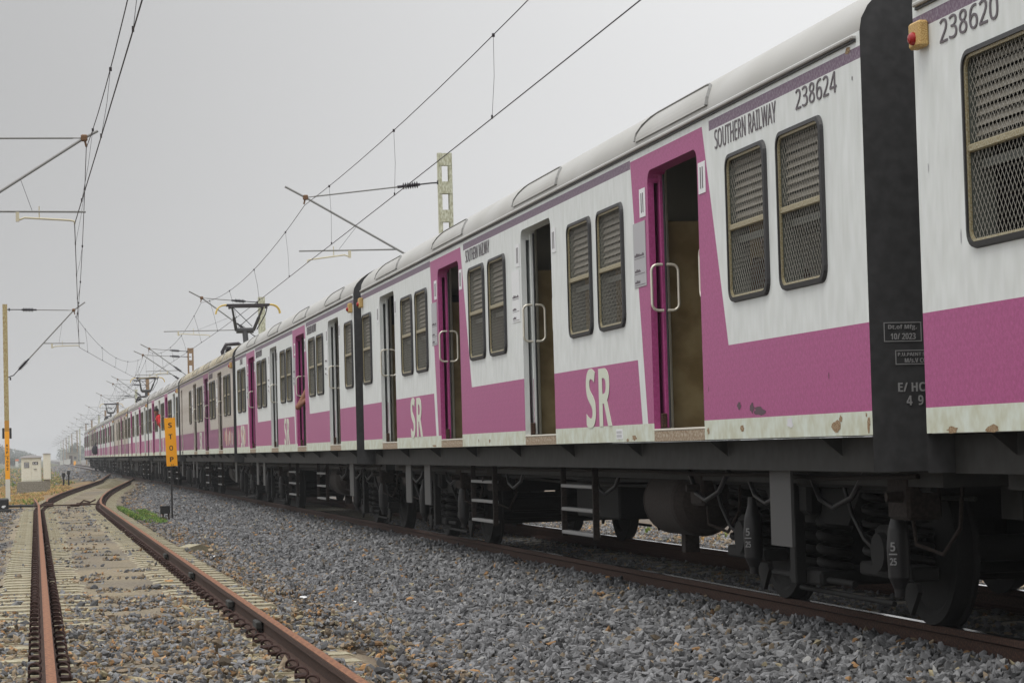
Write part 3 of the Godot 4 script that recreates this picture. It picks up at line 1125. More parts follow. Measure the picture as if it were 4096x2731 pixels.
func bogie_meshes() -> Dictionary:
	if meshes.has("bogie"):
		return meshes["bogie"]
	var o := {}
	var mb := MB.new()
	mb.lathe([Vector2(0.0, 0.1), Vector2(0.1, 0.1), Vector2(0.12, 0.06), Vector2(0.38, 0.045), Vector2(0.41, 0.065), Vector2(0.47, 0.065), Vector2(0.476, 0.05), Vector2(0.478, -0.04), Vector2(0.504, -0.05), Vector2(0.504, -0.072), Vector2(0.4, -0.072), Vector2(0.38, -0.03), Vector2(0.12, -0.03), Vector2(0.09, -0.12)], Vector3.ZERO, Vector3.LEFT, 36)
	o["wheel"] = mb.mesh()
	mb = MB.new()
	mb.lathe([Vector2(0.085, -0.75), Vector2(0.085, 0.75)], Vector3.ZERO, Vector3.LEFT, 12)
	o["axle"] = mb.mesh()
	mb = MB.new()
	for s in [-1.0, 1.0]:
		var side := pv([[-2.15, 0.98], [-2.15, 0.84], [-1.0, 0.84], [-0.75, 0.62], [0.75, 0.62], [1.0, 0.84], [2.15, 0.84], [2.15, 0.98], [0.9, 0.98], [0.6, 0.86], [-0.6, 0.86], [-0.9, 0.98]])
		mb.slab(side, Vector3(1.12 * s + 0.08, 0, 0), Vector3(0, 0, 1), Vector3.UP, Vector3.RIGHT, 0.16)
	mb.box(Vector3(-1.05, 0.8, -1.98), Vector3(1.05, 0.92, -1.86))
	mb.box(Vector3(-1.05, 0.8, 1.86), Vector3(1.05, 0.92, 1.98))
	mb.box(Vector3(-1.05, 0.62, -0.7), Vector3(1.05, 0.82, -0.55))
	mb.box(Vector3(-1.05, 0.62, 0.55), Vector3(1.05, 0.82, 0.7))
	o["frame"] = mb.mesh()
	mb = MB.new()
	mb.box(Vector3(-1.3, 0.68, -0.24), Vector3(1.3, 0.94, 0.24), 0.03)
	mb.box(Vector3(-1.26, 0.2, -0.34), Vector3(1.26, 0.3, 0.34), 0.02)
	mb.box(Vector3(-1.34, 0.2, -0.06), Vector3(-1.26, 0.9, 0.06), 0.01)
	mb.box(Vector3(1.26, 0.2, -0.06), Vector3(1.34, 0.9, 0.06), 0.01)
	o["bolster"] = mb.mesh()
	mb = MB.new()
	mb.box(Vector3(-0.11, 0.31, -0.16), Vector3(0.1, 0.64, 0.16), 0.03)
	mb.box(Vector3(-0.1, 0.31, -0.47), Vector3(0.08, 0.4, 0.47), 0.015)
	mb.lathe([Vector2(0.0, 0.15), Vector2(0.12, 0.15), Vector2(0.13, 0.1)], Vector3(-0.0, 0.476, 0), Vector3.LEFT, 14)
	# a pointed bracket that hangs below the springs
	mb.slab(pv([[0.26, 0.3], [0.5, 0.3], [0.52, 0.25], [0.38, 0.1], [0.25, 0.25]]), Vector3(-0.09, 0, 0), Vector3(0, 0, 1), Vector3.UP, Vector3.LEFT, 0.03)
	o["axle_box"] = mb.mesh()
	o["spring"] = coil(4.5, 0.088, 0.023, 0.4)
	o["big_spring"] = coil(4.0, 0.105, 0.03, 0.36)
	mb = MB.new()
	mb.lathe([Vector2(0.0, 0.0), Vector2(0.03, 0.0), Vector2(0.034, 0.05), Vector2(0.066, 0.12), Vector2(0.072, 0.3), Vector2(0.06, 0.42), Vector2(0.035, 0.5), Vector2(0.03, 0.56), Vector2(0.0, 0.56)], Vector3.ZERO, Vector3.UP, 14)
	o["damper"] = mb.mesh()
	mb = MB.new()
	for s in [-1.0, 1.0]:
		mb.box(Vector3(0.84 * s - 0.05, 0.3, 0.9), Vector3(0.84 * s + 0.05, 0.62, 0.98), 0.01)
		mb.box(Vector3(0.84 * s - 0.05, 0.3, -0.98), Vector3(0.84 * s + 0.05, 0.62, -0.9), 0.01)
		mb.tube([Vector3(1.2 * s, 0.24, -0.85), Vector3(1.2 * s, 0.24, 0.85)], 0.022, 6)
		mb.tube([Vector3(1.18 * s, 0.16, -0.3), Vector3(1.18 * s, 0.15, 1.5)], 0.018, 6)
	mb.tube([Vector3(-1.0, 0.32, 0.94), Vector3(1.0, 0.32, 0.94)], 0.04, 6)
	mb.tube([Vector3(-1.0, 0.32, -0.94), Vector3(1.0, 0.32, -0.94)], 0.04, 6)
	mb.box(Vector3(-0.9, 0.28, -0.85), Vector3(-0.2, 0.75, -0.35), 0.03)
	mb.box(Vector3(0.2, 0.28, 0.35), Vector3(0.9, 0.75, 0.85), 0.03)
	o["brake"] = mb.mesh()
	mb = MB.new()
	mb.tube([Vector3(0, 1.0, 0), Vector3(0.0, 0.86, 0.03), Vector3(0.02, 0.7, 0.1), Vector3(0.05, 0.55, 0.22), Vector3(0.12, 0.45, 0.3)], 0.016, 6)
	o["hose"] = mb.mesh()
	meshes["bogie"] = o
	return o


func add_bogie(coach: Node3D, s: float) -> Node3D:
	var B := bogie_meshes()
	var b := part("bogie", B.frame, mats["bogie_steel"], coach, Vector3(0, 0, -s))
	part("bolster", B.bolster, mats["bogie_steel"], b)
	part("brake_gear", B.brake, mats["bogie_steel"], b)
	for az in [-1.46, 1.46]:
		part("axle", B.axle, mats["bogie_steel"], b, Vector3(0, 0.476, az))
		part("wheel", B.wheel, mats["bogie_steel"], b, Vector3(-0.865, 0.476, az))
		part("wheel", B.wheel, mats["bogie_steel"], b, Vector3(0.865, 0.476, az), Basis(Vector3.UP, PI))
		part("axle_box", B.axle_box, mats["bogie_steel"], b, Vector3(-1.12, 0, az))
		part("axle_box", B.axle_box, mats["bogie_steel"], b, Vector3(1.12, 0, az), Basis.from_scale(Vector3(-1, 1, 1)))
		for dz in [-0.34, 0.34]:
			part("spring", B.spring, mats["bogie_steel"], b, Vector3(-1.13, 0.42, az + dz))
		part("damper", B.damper, mats["machine_black"], b, Vector3(-1.3, 0.22, az + 0.45))
		part("hose", B.hose, mats["machine_black"], b, Vector3(-1.3, 0, az - 0.5))
	for dz in [-0.2, 0.2]:
		part("spring", B.big_spring, mats["bogie_steel"], b, Vector3(-1.1, 0.31, dz))
	return b


func roof_mesh() -> ArrayMesh:
	if meshes.has("roof"):
		return meshes["roof"]
	var mb := MB.new()
	var N := 26
	for i in N:
		var pts := []
		for k in [i, i + 1]:
			var g: float = PI * k / N
			pts.append([Vector3(-HALF * cos(g), 3.5 + 0.61 * sin(g), 0), Vector3(-cos(g) / HALF, sin(g) / 0.61, 0).normalized()])
		var a: Vector3 = pts[0][0]
		var b: Vector3 = pts[1][0]
		var e := Vector3(0, 0, -LEN)
		mb.tri_s(a, b, b + e, pts[0][1], pts[1][1], pts[1][1])
		mb.tri_s(a, b + e, a + e, pts[0][1], pts[1][1], pts[0][1])
	meshes["roof"] = mb.mesh()
	return meshes["roof"]


func drip_mesh(w: float) -> ArrayMesh:
	# a drip strip: a thin ledge on the roof's shoulder that runs over a door and turns down at both ends
	var key := "drip%.2f" % w
	if meshes.has(key):
		return meshes[key]
	var path := [[-0.29, 0.05], [-0.27, 0.14], [-0.2, 0.25], [-0.06, 0.345], [0.08, 0.37], [w * 0.5, 0.37], [w + 0.05, 0.368], [w + 0.2, 0.34], [w + 0.29, 0.26], [w + 0.33, 0.16], [w + 0.31, 0.06]]
	var mb := MB.new()
	var cover := MB.new()
	var pts := []
	for q in path:
		var g: float = q[1]
		var p := Vector3(-HALF * cos(g), 3.5 + 0.61 * sin(g), -q[0])
		var nn := Vector3(-cos(g) / HALF, sin(g) / 0.61, 0).normalized()
		pts.append([p - nn * 0.006, p + nn * 0.02, nn])
	for k in pts.size() - 1:
		var a: Array = pts[k]
		var b: Array = pts[k + 1]
		var t: Vector3 = (b[0] - a[0]).normalized()
		var th: Vector3 = t.cross(a[2]).normalized() * 0.006
		mb.quad(a[0] + th, b[0] + th, b[1] + th, a[1] + th, th)
		mb.quad(a[0] - th, b[0] - th, b[1] - th, a[1] - th, -th)
		mb.quad(a[1] + th, b[1] + th, b[1] - th, a[1] - th, a[2])
	# the low pressed panel inside the strip
	var N := 6
	for k in N:
		var ga := lerpf(0.05, 0.365, float(k) / N)
		var gb := lerpf(0.05, 0.365, float(k + 1) / N)
		var q := []
		for g in [ga, gb]:
			var p := Vector3(-HALF * cos(g), 3.5 + 0.61 * sin(g), 0)
			var nn := Vector3(-cos(g) / HALF, sin(g) / 0.61, 0).normalized()
			q.append(p + nn * 0.009)
		var na := -0.28 + 0.3 * pow(float(k) / N, 2.5)
		var nb := -0.28 + 0.3 * pow(float(k + 1) / N, 2.5)
		cover.quad(q[0] + Vector3(0, 0, -na), q[1] + Vector3(0, 0, -nb), q[1] + Vector3(0, 0, -(w + 0.32) + 0.25 * pow(float(k + 1) / N, 2.5)), q[0] + Vector3(0, 0, -(w + 0.32) + 0.25 * pow(float(k) / N, 2.5)), Vector3(-1, 1, 0))
	meshes[key] = mb.mesh()
	meshes[key + "cover"] = cover.mesh()
	return meshes[key]


func profile() -> PackedVector2Array:
	var p := pv([[-HALF, 1.0], [HALF, 1.0]])
	for i in 27:
		var g := PI * i / 26.0
		p.append(Vector2(HALF * cos(g), 3.5 + 0.61 * sin(g)))
	return p


func blob(sd: int, w: float, h: float) -> PackedVector2Array:
	var p := PackedVector2Array()
	for i in 14:
		var g := TAU * i / 14.0
		var k := 1.0 + r_small(sd * 31 + i) * 0.28
		p.append(Vector2(cos(g) * w * 0.5 * k, sin(g) * h * 0.5 * k))
	return p


func make_coach(called: String, label: String, k: int, type: String, lod: int, dirty := false, number := "", group := "coaches of the train") -> Node3D:
	var at := Vector3(TRACK, 0, -(FIRST + k * PITCH_M))
	var c := thing(called, label, "train coach", at, group)
	var L := layout(type)
	var white: Material = mats["white_paint_dirty"] if dirty else mats["white_paint"]
	var mag: Material = mats["magenta_paint_dirty"] if dirty else mats["magenta_paint"]
	var W := Basis(Vector3.UP, -PI * 0.5)      # x along the coach to the near end, z out of the near side
	var sides := side_meshes(type)
	for pk in sides:
		var kind: String = pk.left(-1)
		part({"white": "side_panel", "magenta": "magenta_panel", "skirt": "skirt_panel", "stripe": "stripe"}[kind], sides[pk], {"white": white, "magenta": mag, "skirt": mats["skirt_paint"], "stripe": mats["stripe_paint"]}[kind], c)
	var roof := part("roof", roof_mesh(), mats["roof_paint_dirty"] if dirty else mats["roof_paint"], c)
	# gutter
	if not meshes.has("gutter"):
		var g := MB.new()
		g.box(Vector3(-HALF - 0.028, 3.462, -LEN + 0.06), Vector3(-HALF + 0.02, 3.485, -0.06), 0.006)
		g.box(Vector3(HALF - 0.02, 3.462, -LEN + 0.06), Vector3(HALF + 0.028, 3.485, -0.06), 0.006)
		meshes["gutter"] = g.mesh()
	part("gutter", meshes["gutter"], mats["roof_paint"], roof)
	if not meshes.has("gutter_shade"):  # thin strip in the dark rubber colour, a painted shadow line below the gutter
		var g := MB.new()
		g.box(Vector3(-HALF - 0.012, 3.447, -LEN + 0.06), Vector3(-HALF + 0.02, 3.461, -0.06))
		meshes["gutter_shade"] = g.mesh()
	part("gutter_shade", meshes["gutter_shade"], mats["rubber"], roof)
	for d in L.doors:
		var ds := drip_mesh(d[1] - d[0])
		part("drip_strip", ds, mats["strip_grey"], roof, Vector3(0, 0, -d[0]))
		part("vent_cover", meshes["drip%.2fcover" % (d[1] - d[0])], mats["roof_paint_dirty"] if dirty else mats["roof_paint"], roof, Vector3(0, 0, -d[0]))
	# ends
	if not meshes.has("end"):
		var g := MB.new()
		g.slab(profile(), Vector3(0, 0, 0.0), Vector3.RIGHT, Vector3.UP, Vector3.BACK, 0.0)
		meshes["end"] = g.mesh()
		g = MB.new()
		g.box(Vector3(-HALF + 0.15, 0.995, -LEN + 0.01), Vector3(HALF - 0.15, 1.2, -0.01))
		g.box(Vector3(-1.4, 0.9, -LEN + 0.05), Vector3(1.4, 0.994, -0.05))
		g.box(Vector3(-0.9, 0.7, -LEN + 0.1), Vector3(0.9, 1.0, -LEN + 0.4))
		g.box(Vector3(-0.9, 0.7, -0.4), Vector3(0.9, 1.0, -0.1))
		meshes["underframe"] = g.mesh()
		g = MB.new()
		# brackets under the skirt
		g.slab(pv([[0.005, 1.2], [0.14, 1.2], [0.14, 1.09]]), Vector3(-HALF, 0, 0), Vector3.RIGHT, Vector3.UP, Vector3.BACK, 0.02)
		meshes["brackets"] = g.mesh()
		g = MB.new()
		g.box(Vector3(-HALF + 0.02, 1.206, -LEN + 0.02), Vector3(HALF - 0.02, 1.28, -0.02))
		g.quad(Vector3(-HALF + 0.05, 3.4, -0.05), Vector3(HALF - 0.05, 3.4, -0.05), Vector3(HALF - 0.05, 3.4, -LEN + 0.05), Vector3(-HALF + 0.05, 3.4, -LEN + 0.05), Vector3.DOWN)
		meshes["floor"] = g.mesh()
	part("end_wall", meshes["end"], mats["charcoal_paint"], c)
	part("end_wall", meshes["end"], mats["charcoal_paint"], c, Vector3(0, 0, -LEN))
	part("sole_bar", meshes["underframe"], mats["underframe"], c)
	for q in 9:
		part("bracket", meshes["brackets"], mats["underframe"], c, Vector3(0, 0, -0.9 - 2.35 * q))
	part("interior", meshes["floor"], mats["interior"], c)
	# the far side and the inner lining of the near side, with door openings
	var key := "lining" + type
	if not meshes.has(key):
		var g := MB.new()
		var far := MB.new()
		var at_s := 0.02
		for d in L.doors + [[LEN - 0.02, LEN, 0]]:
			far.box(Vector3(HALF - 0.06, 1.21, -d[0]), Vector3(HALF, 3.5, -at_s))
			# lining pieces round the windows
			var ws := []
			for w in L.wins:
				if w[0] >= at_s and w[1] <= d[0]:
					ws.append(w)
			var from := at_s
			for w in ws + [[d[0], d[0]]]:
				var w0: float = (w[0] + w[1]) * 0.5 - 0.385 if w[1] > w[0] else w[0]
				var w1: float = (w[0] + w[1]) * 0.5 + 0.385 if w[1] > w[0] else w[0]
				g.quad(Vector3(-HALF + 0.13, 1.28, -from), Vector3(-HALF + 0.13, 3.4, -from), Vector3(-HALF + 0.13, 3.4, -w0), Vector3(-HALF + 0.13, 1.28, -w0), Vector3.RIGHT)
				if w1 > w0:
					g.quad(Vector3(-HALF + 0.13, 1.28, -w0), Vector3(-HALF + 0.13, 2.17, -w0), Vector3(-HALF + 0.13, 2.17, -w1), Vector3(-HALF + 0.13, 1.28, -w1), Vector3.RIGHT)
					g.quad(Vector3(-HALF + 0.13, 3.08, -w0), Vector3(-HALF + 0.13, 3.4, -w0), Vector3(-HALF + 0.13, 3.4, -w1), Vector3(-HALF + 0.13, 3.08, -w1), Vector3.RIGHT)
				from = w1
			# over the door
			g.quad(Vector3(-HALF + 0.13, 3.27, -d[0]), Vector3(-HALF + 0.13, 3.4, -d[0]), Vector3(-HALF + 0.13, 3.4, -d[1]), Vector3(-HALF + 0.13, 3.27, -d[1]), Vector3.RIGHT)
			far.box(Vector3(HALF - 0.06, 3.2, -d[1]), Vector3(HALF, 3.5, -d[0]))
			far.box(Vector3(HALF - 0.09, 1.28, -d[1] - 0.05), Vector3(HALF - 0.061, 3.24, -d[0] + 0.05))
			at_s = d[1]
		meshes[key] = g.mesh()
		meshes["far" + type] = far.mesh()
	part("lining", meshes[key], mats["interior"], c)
	part("side_wall", meshes["far" + type], mats["white_paint"], c)
	# windows
	var WM := window_meshes()
	var out := Vector3(-HALF, 0, 0)
	for w in L.wins:
		var p := Vector3(-HALF, 2.625, -(w[0] + w[1]) * 0.5)
		var win := part("window", WM.rubber, mats["rubber"], c, p, W)
		part("frame", WM.frame, mats["window_frame"], win)
		part("middle_rail", WM.rail, mats["window_frame"], win)
		if lod == 0:
			for i in 9:
				part("slat", WM.slat, mats["louver"], win, Vector3(0, 0.43 - i * 0.05, -0.035))
			part("wire_mesh", WM.mesh, mats["wire_mesh"], win, Vector3(0, 0, -0.008))
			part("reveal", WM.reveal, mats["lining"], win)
		elif lod == 1:
			part("louver", WM.louver, mats["louver"], win, Vector3(0, 0, -0.035))
			part("wire_mesh", WM.mesh, mats["wire_mesh"], win, Vector3(0, 0, -0.008))
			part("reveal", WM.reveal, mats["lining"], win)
		else:
			part("louver", WM.louver, mats["louver"], win, Vector3(0, 0, -0.035))
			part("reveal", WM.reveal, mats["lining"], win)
	# doors
	if not meshes.has("handle"):
		meshes["handle"] = d_handle(0.09, 2.2, 2.55)
		meshes["jamb_handle"] = d_handle(0.1, 2.22, 2.56)
	var di := 0
	for d in L.doors:
		di += 1
		var a: float = d[0]
		var b: float = d[1]
		var w := b - a
		var narrow := w < 0.9
		var dkey := "door%s%.2f" % [type, a]
		if not meshes.has(dkey):
			var g := MB.new()
			# the jamb and head round the opening, 13 cm deep
			var o2 := []
			o2.append(Vector2(a, 1.3))
			for i in 5:
				var q := PI * 0.5 * (1.0 - i / 4.0)
				o2.append(Vector2(a + 0.09 - 0.09 * sin(q), 3.18 + 0.09 * cos(q)))
			for i in 5:
				var q := PI * 0.5 * i / 4.0
				o2.append(Vector2(b - 0.09 + 0.09 * sin(q), 3.18 + 0.09 * cos(q)))
			o2.append(Vector2(b, 1.3))
			for i in o2.size() - 1:
				var p: Vector2 = o2[i]
				var q: Vector2 = o2[i + 1]
				# the far jamb is shallow: the leaf slides behind it
				var dep := 0.05 if i == o2.size() - 2 else 0.13
				g.quad(Vector3(-HALF + 0.0005, p.y, -p.x), Vector3(-HALF + 0.0005, q.y, -q.x), Vector3(-HALF + dep, q.y, -q.x), Vector3(-HALF + dep, p.y, -p.x), Vector3(0, 2.2 - (p.y + q.y) * 0.5, (p.x + q.x - a - b) * 0.5))
			meshes[dkey] = g.mesh()
			g = MB.new()
			g.box(Vector3(-HALF + 0.085, 1.31, -(b + 0.9)), Vector3(-HALF + 0.118, 3.24, -(b - 0.03)), 0.004)
			meshes[dkey + "leaf"] = g.mesh()
			g = MB.new()
			g.box(Vector3(-HALF + 0.108, 1.31, -(b - 0.032)), Vector3(-HALF + 0.122, 3.24, -(b - 0.056)), 0.004)
			meshes[dkey + "edge"] = g.mesh()
			g = MB.new()
			g.box(Vector3(-HALF - 0.004, 1.285, -b - 0.01), Vector3(-HALF + 0.12, 1.302, -a + 0.01), 0.005)
			meshes[dkey + "tread"] = g.mesh()
			g = MB.new()
			g.box(Vector3(-HALF - 0.002, 1.208, -b + 0.002), Vector3(-HALF + 0.05, 1.284, -a - 0.002))
			meshes[dkey + "sill"] = g.mesh()
			g = MB.new()
			var wide := 0.95 if d[2] == 0 or di == 1 else 0.3
			g.box(Vector3(-HALF + 0.14, 1.282, -(b + 0.16)), Vector3(-HALF + 0.14 + wide, 2.9, -(b + 0.12)), 0.008)
			meshes[dkey + "partition"] = g.mesh()
			g = MB.new()
			g.tube([Vector3(-HALF + 0.16, 1.282, -(b + 0.08)), Vector3(-HALF + 0.16, 3.39, -(b + 0.08))], 0.018, 8)
			meshes[dkey + "pole"] = g.mesh()
			g = MB.new()
			g.tube([Vector3(-HALF + 0.18, 1.282, -(a - 0.05)), Vector3(-HALF + 0.18, 3.39, -(a - 0.05))], 0.018, 8)
			meshes[dkey + "pole2"] = g.mesh()
			g = MB.new()
			g.box(Vector3(-HALF + 0.05, 1.31, -(b - 0.005)), Vector3(-HALF + 0.09, 1.42, -(b - 0.05)), 0.006)
			meshes[dkey + "block2"] = g.mesh()
			g = MB.new()
			g.box(Vector3(-HALF + 0.02, 1.38, -(a + 0.09)), Vector3(-HALF + 0.05, 1.5, -(a + 0.01)), 0.006)
			meshes[dkey + "block"] = g.mesh()
		var leaf_m: Material = mag if d[2] == 1 else white
		var dr := part("doorway", meshes[dkey], leaf_m, c)
		if not narrow:
			part("door_leaf", meshes[dkey + "leaf"], leaf_m, dr)
			part("door_edge", meshes[dkey + "edge"], mats["rubber"], dr)
			part("tread", meshes[dkey + "tread"], mats["steel_bar"] if lod < 2 else mats["sill"], dr)
			part("sill", meshes[dkey + "sill"], mats["sill"], dr)
			part("partition", meshes[dkey + "partition"], mats["partition"], dr)
			part("grab_pole", meshes[dkey + "pole"], mats["steel_bar"], dr)
			part("grab_pole", meshes[dkey + "pole2"], mats["steel_bar"], dr)
			part("door_stop", meshes[dkey + "block2"], mats["rust_dark"], dr)
			part("door_stop", meshes[dkey + "block"], mats["rust_dark"], dr)
			part("handle", meshes["handle"], mats["steel_bar"], dr, Vector3(-HALF + 0.086, 0, -(b - 0.06)), W)
			part("handle", meshes["handle"], mats["steel_bar"], dr, Vector3(-HALF + 0.117, 0, -(b - 0.06)), Basis(Vector3.UP, PI * 0.5))
			part("grab_handle", meshes["jamb_handle"], mats["steel_bar"], dr, Vector3(-HALF + 0.03, 0, -a), Basis(Vector3.UP, PI))
			if d[2] == 0:
				# the lower part of a white door's leaf is magenta
				if not meshes.has(dkey + "low"):
					var g := MB.new()
					g.quad(Vector3(-HALF + 0.0835, 1.32, -(b - 0.0285)), Vector3(-HALF + 0.0835, 1.84, -(b - 0.0285)), Vector3(-HALF + 0.12, 1.84, -(b - 0.0285)), Vector3(-HALF + 0.12, 1.32, -(b - 0.0285)), Vector3.BACK)
					meshes[dkey + "low"] = g.mesh()
				part("magenta_panel", meshes[dkey + "low"], mag, dr)
		if lod < 2 and not narrow:
			# class marks beside the door and the route notice
			if not meshes.has("mark"):
				var g := MB.new()
				g.box(Vector3(-0.085, -0.11, 0.0), Vector3(0.085, 0.11, 0.004))
				meshes["mark"] = g.mesh()
				g = MB.new()
				g.box(Vector3(-0.034, -0.075, 0.004), Vector3(-0.016, 0.075, 0.0065))
				g.box(Vector3(0.016, -0.075, 0.004), Vector3(0.034, 0.075, 0.0065))
				meshes["mark_bars"] = g.mesh()
				g = MB.new()
				g.box(Vector3(-0.18, -0.25, 0.0), Vector3(0.18, 0.25, 0.004))
				meshes["notice"] = g.mesh()
				g = MB.new()
				for q in [-0.03, -0.15, -0.235]:
					g.box(Vector3(-0.15, q, 0.004), Vector3(0.15, q + 0.004, 0.0055))
				for q in [[-0.15, 0.13, -0.015, 0.03], [-0.15, 0.02, -0.135, 0.025], [-0.15, 0.0, -0.22, 0.025]]:
					var x: float = q[0]
					while x < q[1]:
						g.box(Vector3(x, q[2], 0.004), Vector3(x + 0.016, q[2] + q[3] * (0.7 + 0.3 * r_small(int(x * 999.0))), 0.0055))
						x += 0.022
				meshes["notice_print"] = g.mesh()
			for q in [a - 0.125, b + 0.15]:
				var mk := part("class_mark", meshes["mark"], mats["notice"], c, Vector3(-HALF - 0.001, 3.045, -q), W)
				part("bars", meshes["mark_bars"], mats["lettering"], mk)
			if di < 4 or type != "plain":
				var nt := part("notice", meshes["notice"], mats["notice_grey"] if d[2] == 1 else mats["notice"], c, Vector3(-HALF - 0.001, 2.655, -(b + 0.27)), W)
				part("print", meshes["notice_print"], mats["lettering"], nt)
		if d[2] == 1 and not (k == -1 and a > 12.0):
			text("lettering", "SR", mats["white_lettering"], c, Vector3(-HALF - 0.003, 1.585, -(b + 1.74)), W, 0.5, 0.88)
			if lod < 2:
				text("lettering", "SOUTHERN RAILWAY", mats["lettering"], c, Vector3(-HALF - 0.003, 3.265, -(a - 1.13)), W, 0.135, 1.34, false)
	if number:
		var ns := 0.77
		if type == "reverse":
			ns = LEN - 0.74
		if k == 1:
			ns = LEN - 1.6
		text("lettering", number, mats["lettering"], c, Vector3(-HALF - 0.003, 3.275, -ns), W, 0.125, 0.74, false)
	# marker lamps
	if not meshes.has("lamp"):
		var g := MB.new()
		g.box(Vector3(-0.075, -0.07, 0.0), Vector3(0.075, 0.07, 0.06), 0.012)
		meshes["lamp"] = g.mesh()
		g = MB.new()
		g.lathe([Vector2(0.036, 0.0), Vector2(0.034, 0.012), Vector2(0.022, 0.026), Vector2(0.0, 0.032)], Vector3(0, -0.02, 0.06), Vector3.BACK, 12)
		meshes["lens"] = g.mesh()
	var lamps := [LEN - 0.15]
	if type == "reverse" and k > 0:
		lamps = [0.18]
	elif type == "motor":
		lamps = [0.18]
	for q in lamps:
		var lp := part("marker_lamp", meshes["lamp"], mats["lamp_yellow"], c, Vector3(-HALF, 3.3, -q), W)
		part("lens", meshes["lens"], mats["red_lens"], lp)
	# running gear
	add_bogie(c, 2.95)
	add_bogie(c, LEN - 2.95)
	if not meshes.has("ladder"):
		var g := MB.new()
		g.box(Vector3(-0.17, 0.33, -0.66), Vector3(-0.12, 1.0, -0.63))
		g.box(Vector3(-0.17, 0.33, 0.62), Vector3(-0.115, 1.0, 0.65))
		meshes["ladder"] = g.mesh()
		g = MB.new()
		g.box(Vector3(-0.175, -0.017, -0.63), Vector3(-0.1, 0.017, 0.62), 0.006)
		meshes["rung"] = g.mesh()
		g = MB.new()
		g.lathe([Vector2(0.0, -0.68), Vector2(0.12, -0.66), Vector2(0.22, -0.58), Vector2(0.27, -0.47), Vector2(0.28, -0.42), Vector2(0.283, -0.42), Vector2(0.283, -0.39), Vector2(0.28, -0.39), Vector2(0.28, 0.42), Vector2(0.27, 0.47), Vector2(0.22, 0.58), Vector2(0.12, 0.66), Vector2(0.0, 0.68)], Vector3.ZERO, Vector3(0, 0, 1), 24)
		g.box(Vector3(-0.05, 0.25, -0.3), Vector3(0.05, 0.36, -0.25))
		g.box(Vector3(-0.05, 0.25, 0.25), Vector3(0.05, 0.36, 0.3))
		g.box(Vector3(-0.06, -0.42, -0.06), Vector3(0.06, -0.27, 0.06))
		meshes["tank"] = g.mesh()
		g = MB.new()
		g.box(Vector3(-0.01, 0.49, -0.22), Vector3(0.01, 0.992, 0.22))
		meshes["plate"] = g.mesh()
		g = MB.new()
		g.box(Vector3(-1.25, 0.45, -0.9), Vector3(0.2, 0.99, 0.9), 0.02)
		meshes["gear_box"] = g.mesh()
		g = MB.new()
		g.box(Vector3(-0.4, 0.55, -0.5), Vector3(0.9, 0.99, 0.5), 0.02)
		meshes["small_box"] = g.mesh()
		g = MB.new()
		g.box(Vector3(-0.35, 0.34, -3.6), Vector3(0.35, 0.99, 3.4), 0.02)
		meshes["far_box"] = g.mesh()
		g = MB.new()
		g.box(Vector3(-0.11, 0.82, 0.0), Vector3(0.11, 1.02, 0.39), 0.02)
		g.box(Vector3(-0.05, 0.86, 0.38), Vector3(0.05, 0.98, 0.806))
		meshes["coupler"] = g.mesh()
	for i in [1, 2]:
		var mid: float = (L.doors[i][0] + L.doors[i][1]) * 0.5
		var ld := part("ladder", meshes["ladder"], mats["bogie_dust"], c, Vector3(-HALF + 0.5, 0, -mid))
		for y in [0.37, 0.59, 0.81]:
			part("rung", meshes["rung"], mats["rung_steel"], ld, Vector3(0, y, 0))
	part("air_tank", meshes["tank"], mats["bogie_dust"], c, Vector3(-1.15, 0.71, -6.15))
	for s in [2.42, LEN - 2.42, 16.6]:
		part("cover_plate", meshes["plate"], mats["grey_plate"], c, Vector3(-HALF + 0.25, 0, -s))
	part("equipment_box", meshes["gear_box"], mats["bogie_steel"], c, Vector3(0.4, 0, -10.6))
	part("equipment_box", meshes["small_box"], mats["bogie_steel"], c, Vector3(0.0, 0, -12.9))
	part("equipment_box", meshes["far_box"], mats["bogie_steel"], c, Vector3(0.95, 0, -11.6))
	if not meshes.has("pipe0"):
		for q in 3:
			var g := MB.new()
			var px: float = [-1.42, -1.3, -1.05][q]
			var py: float = [0.955, 0.88, 0.82][q]
			var pts := []
			for n in 14:
				pts.append(Vector3(px + 0.02 * r_small(n + q * 20), py + 0.018 * r_small(n * 3 + q), -0.4 - n * 1.51))
			g.tube(pts, [0.016, 0.024, 0.014][q], 6)
			meshes["pipe%d" % q] = g.mesh()
		var g := MB.new()
		g.box(Vector3(-0.11, -0.16, -0.17), Vector3(0.11, 0.1, 0.17), 0.02)
		g.lathe([Vector2(0.0, 0.1), Vector2(0.03, 0.1), Vector2(0.035, 0.0)], Vector3(-0.11, -0.02, 0.08), Vector3.LEFT, 8)
		g.tube([Vector3(-0.05, -0.16, 0.1), Vector3(-0.06, -0.3, 0.16), Vector3(0.05, -0.36, 0.3), Vector3(0.1, -0.2, 0.45), Vector3(0.1, 0.05, 0.5)], 0.013, 6)
		meshes["valve"] = g.mesh()
		g = MB.new()
		g.tube([Vector3(0, 0.05, -0.5), Vector3(-0.02, -0.12, -0.25), Vector3(-0.02, -0.17, 0.0), Vector3(0, -0.1, 0.3), Vector3(0, 0.06, 0.55)], 0.018, 6)
		meshes["cable"] = g.mesh()
	for q in 3:
		part("pipe", meshes["pipe%d" % q], mats[["bogie_dust", "bogie_steel", "underframe"][q]], c)
	for s in [0.75, 5.05, 13.4, 15.4, 19.6]:
		part("valve_box", meshes["valve"], mats["bogie_dust"], c, Vector3(-1.3, 0.86, -s))
	for s in [1.9, 3.4, 4.7, 8.0, 12.2, 16.0, 18.8]:
		part("cable", meshes["cable"], mats["machine_black"], c, Vector3(-1.38 + 0.05 * r_small(int(s * 10.0)), 0.92, -s))
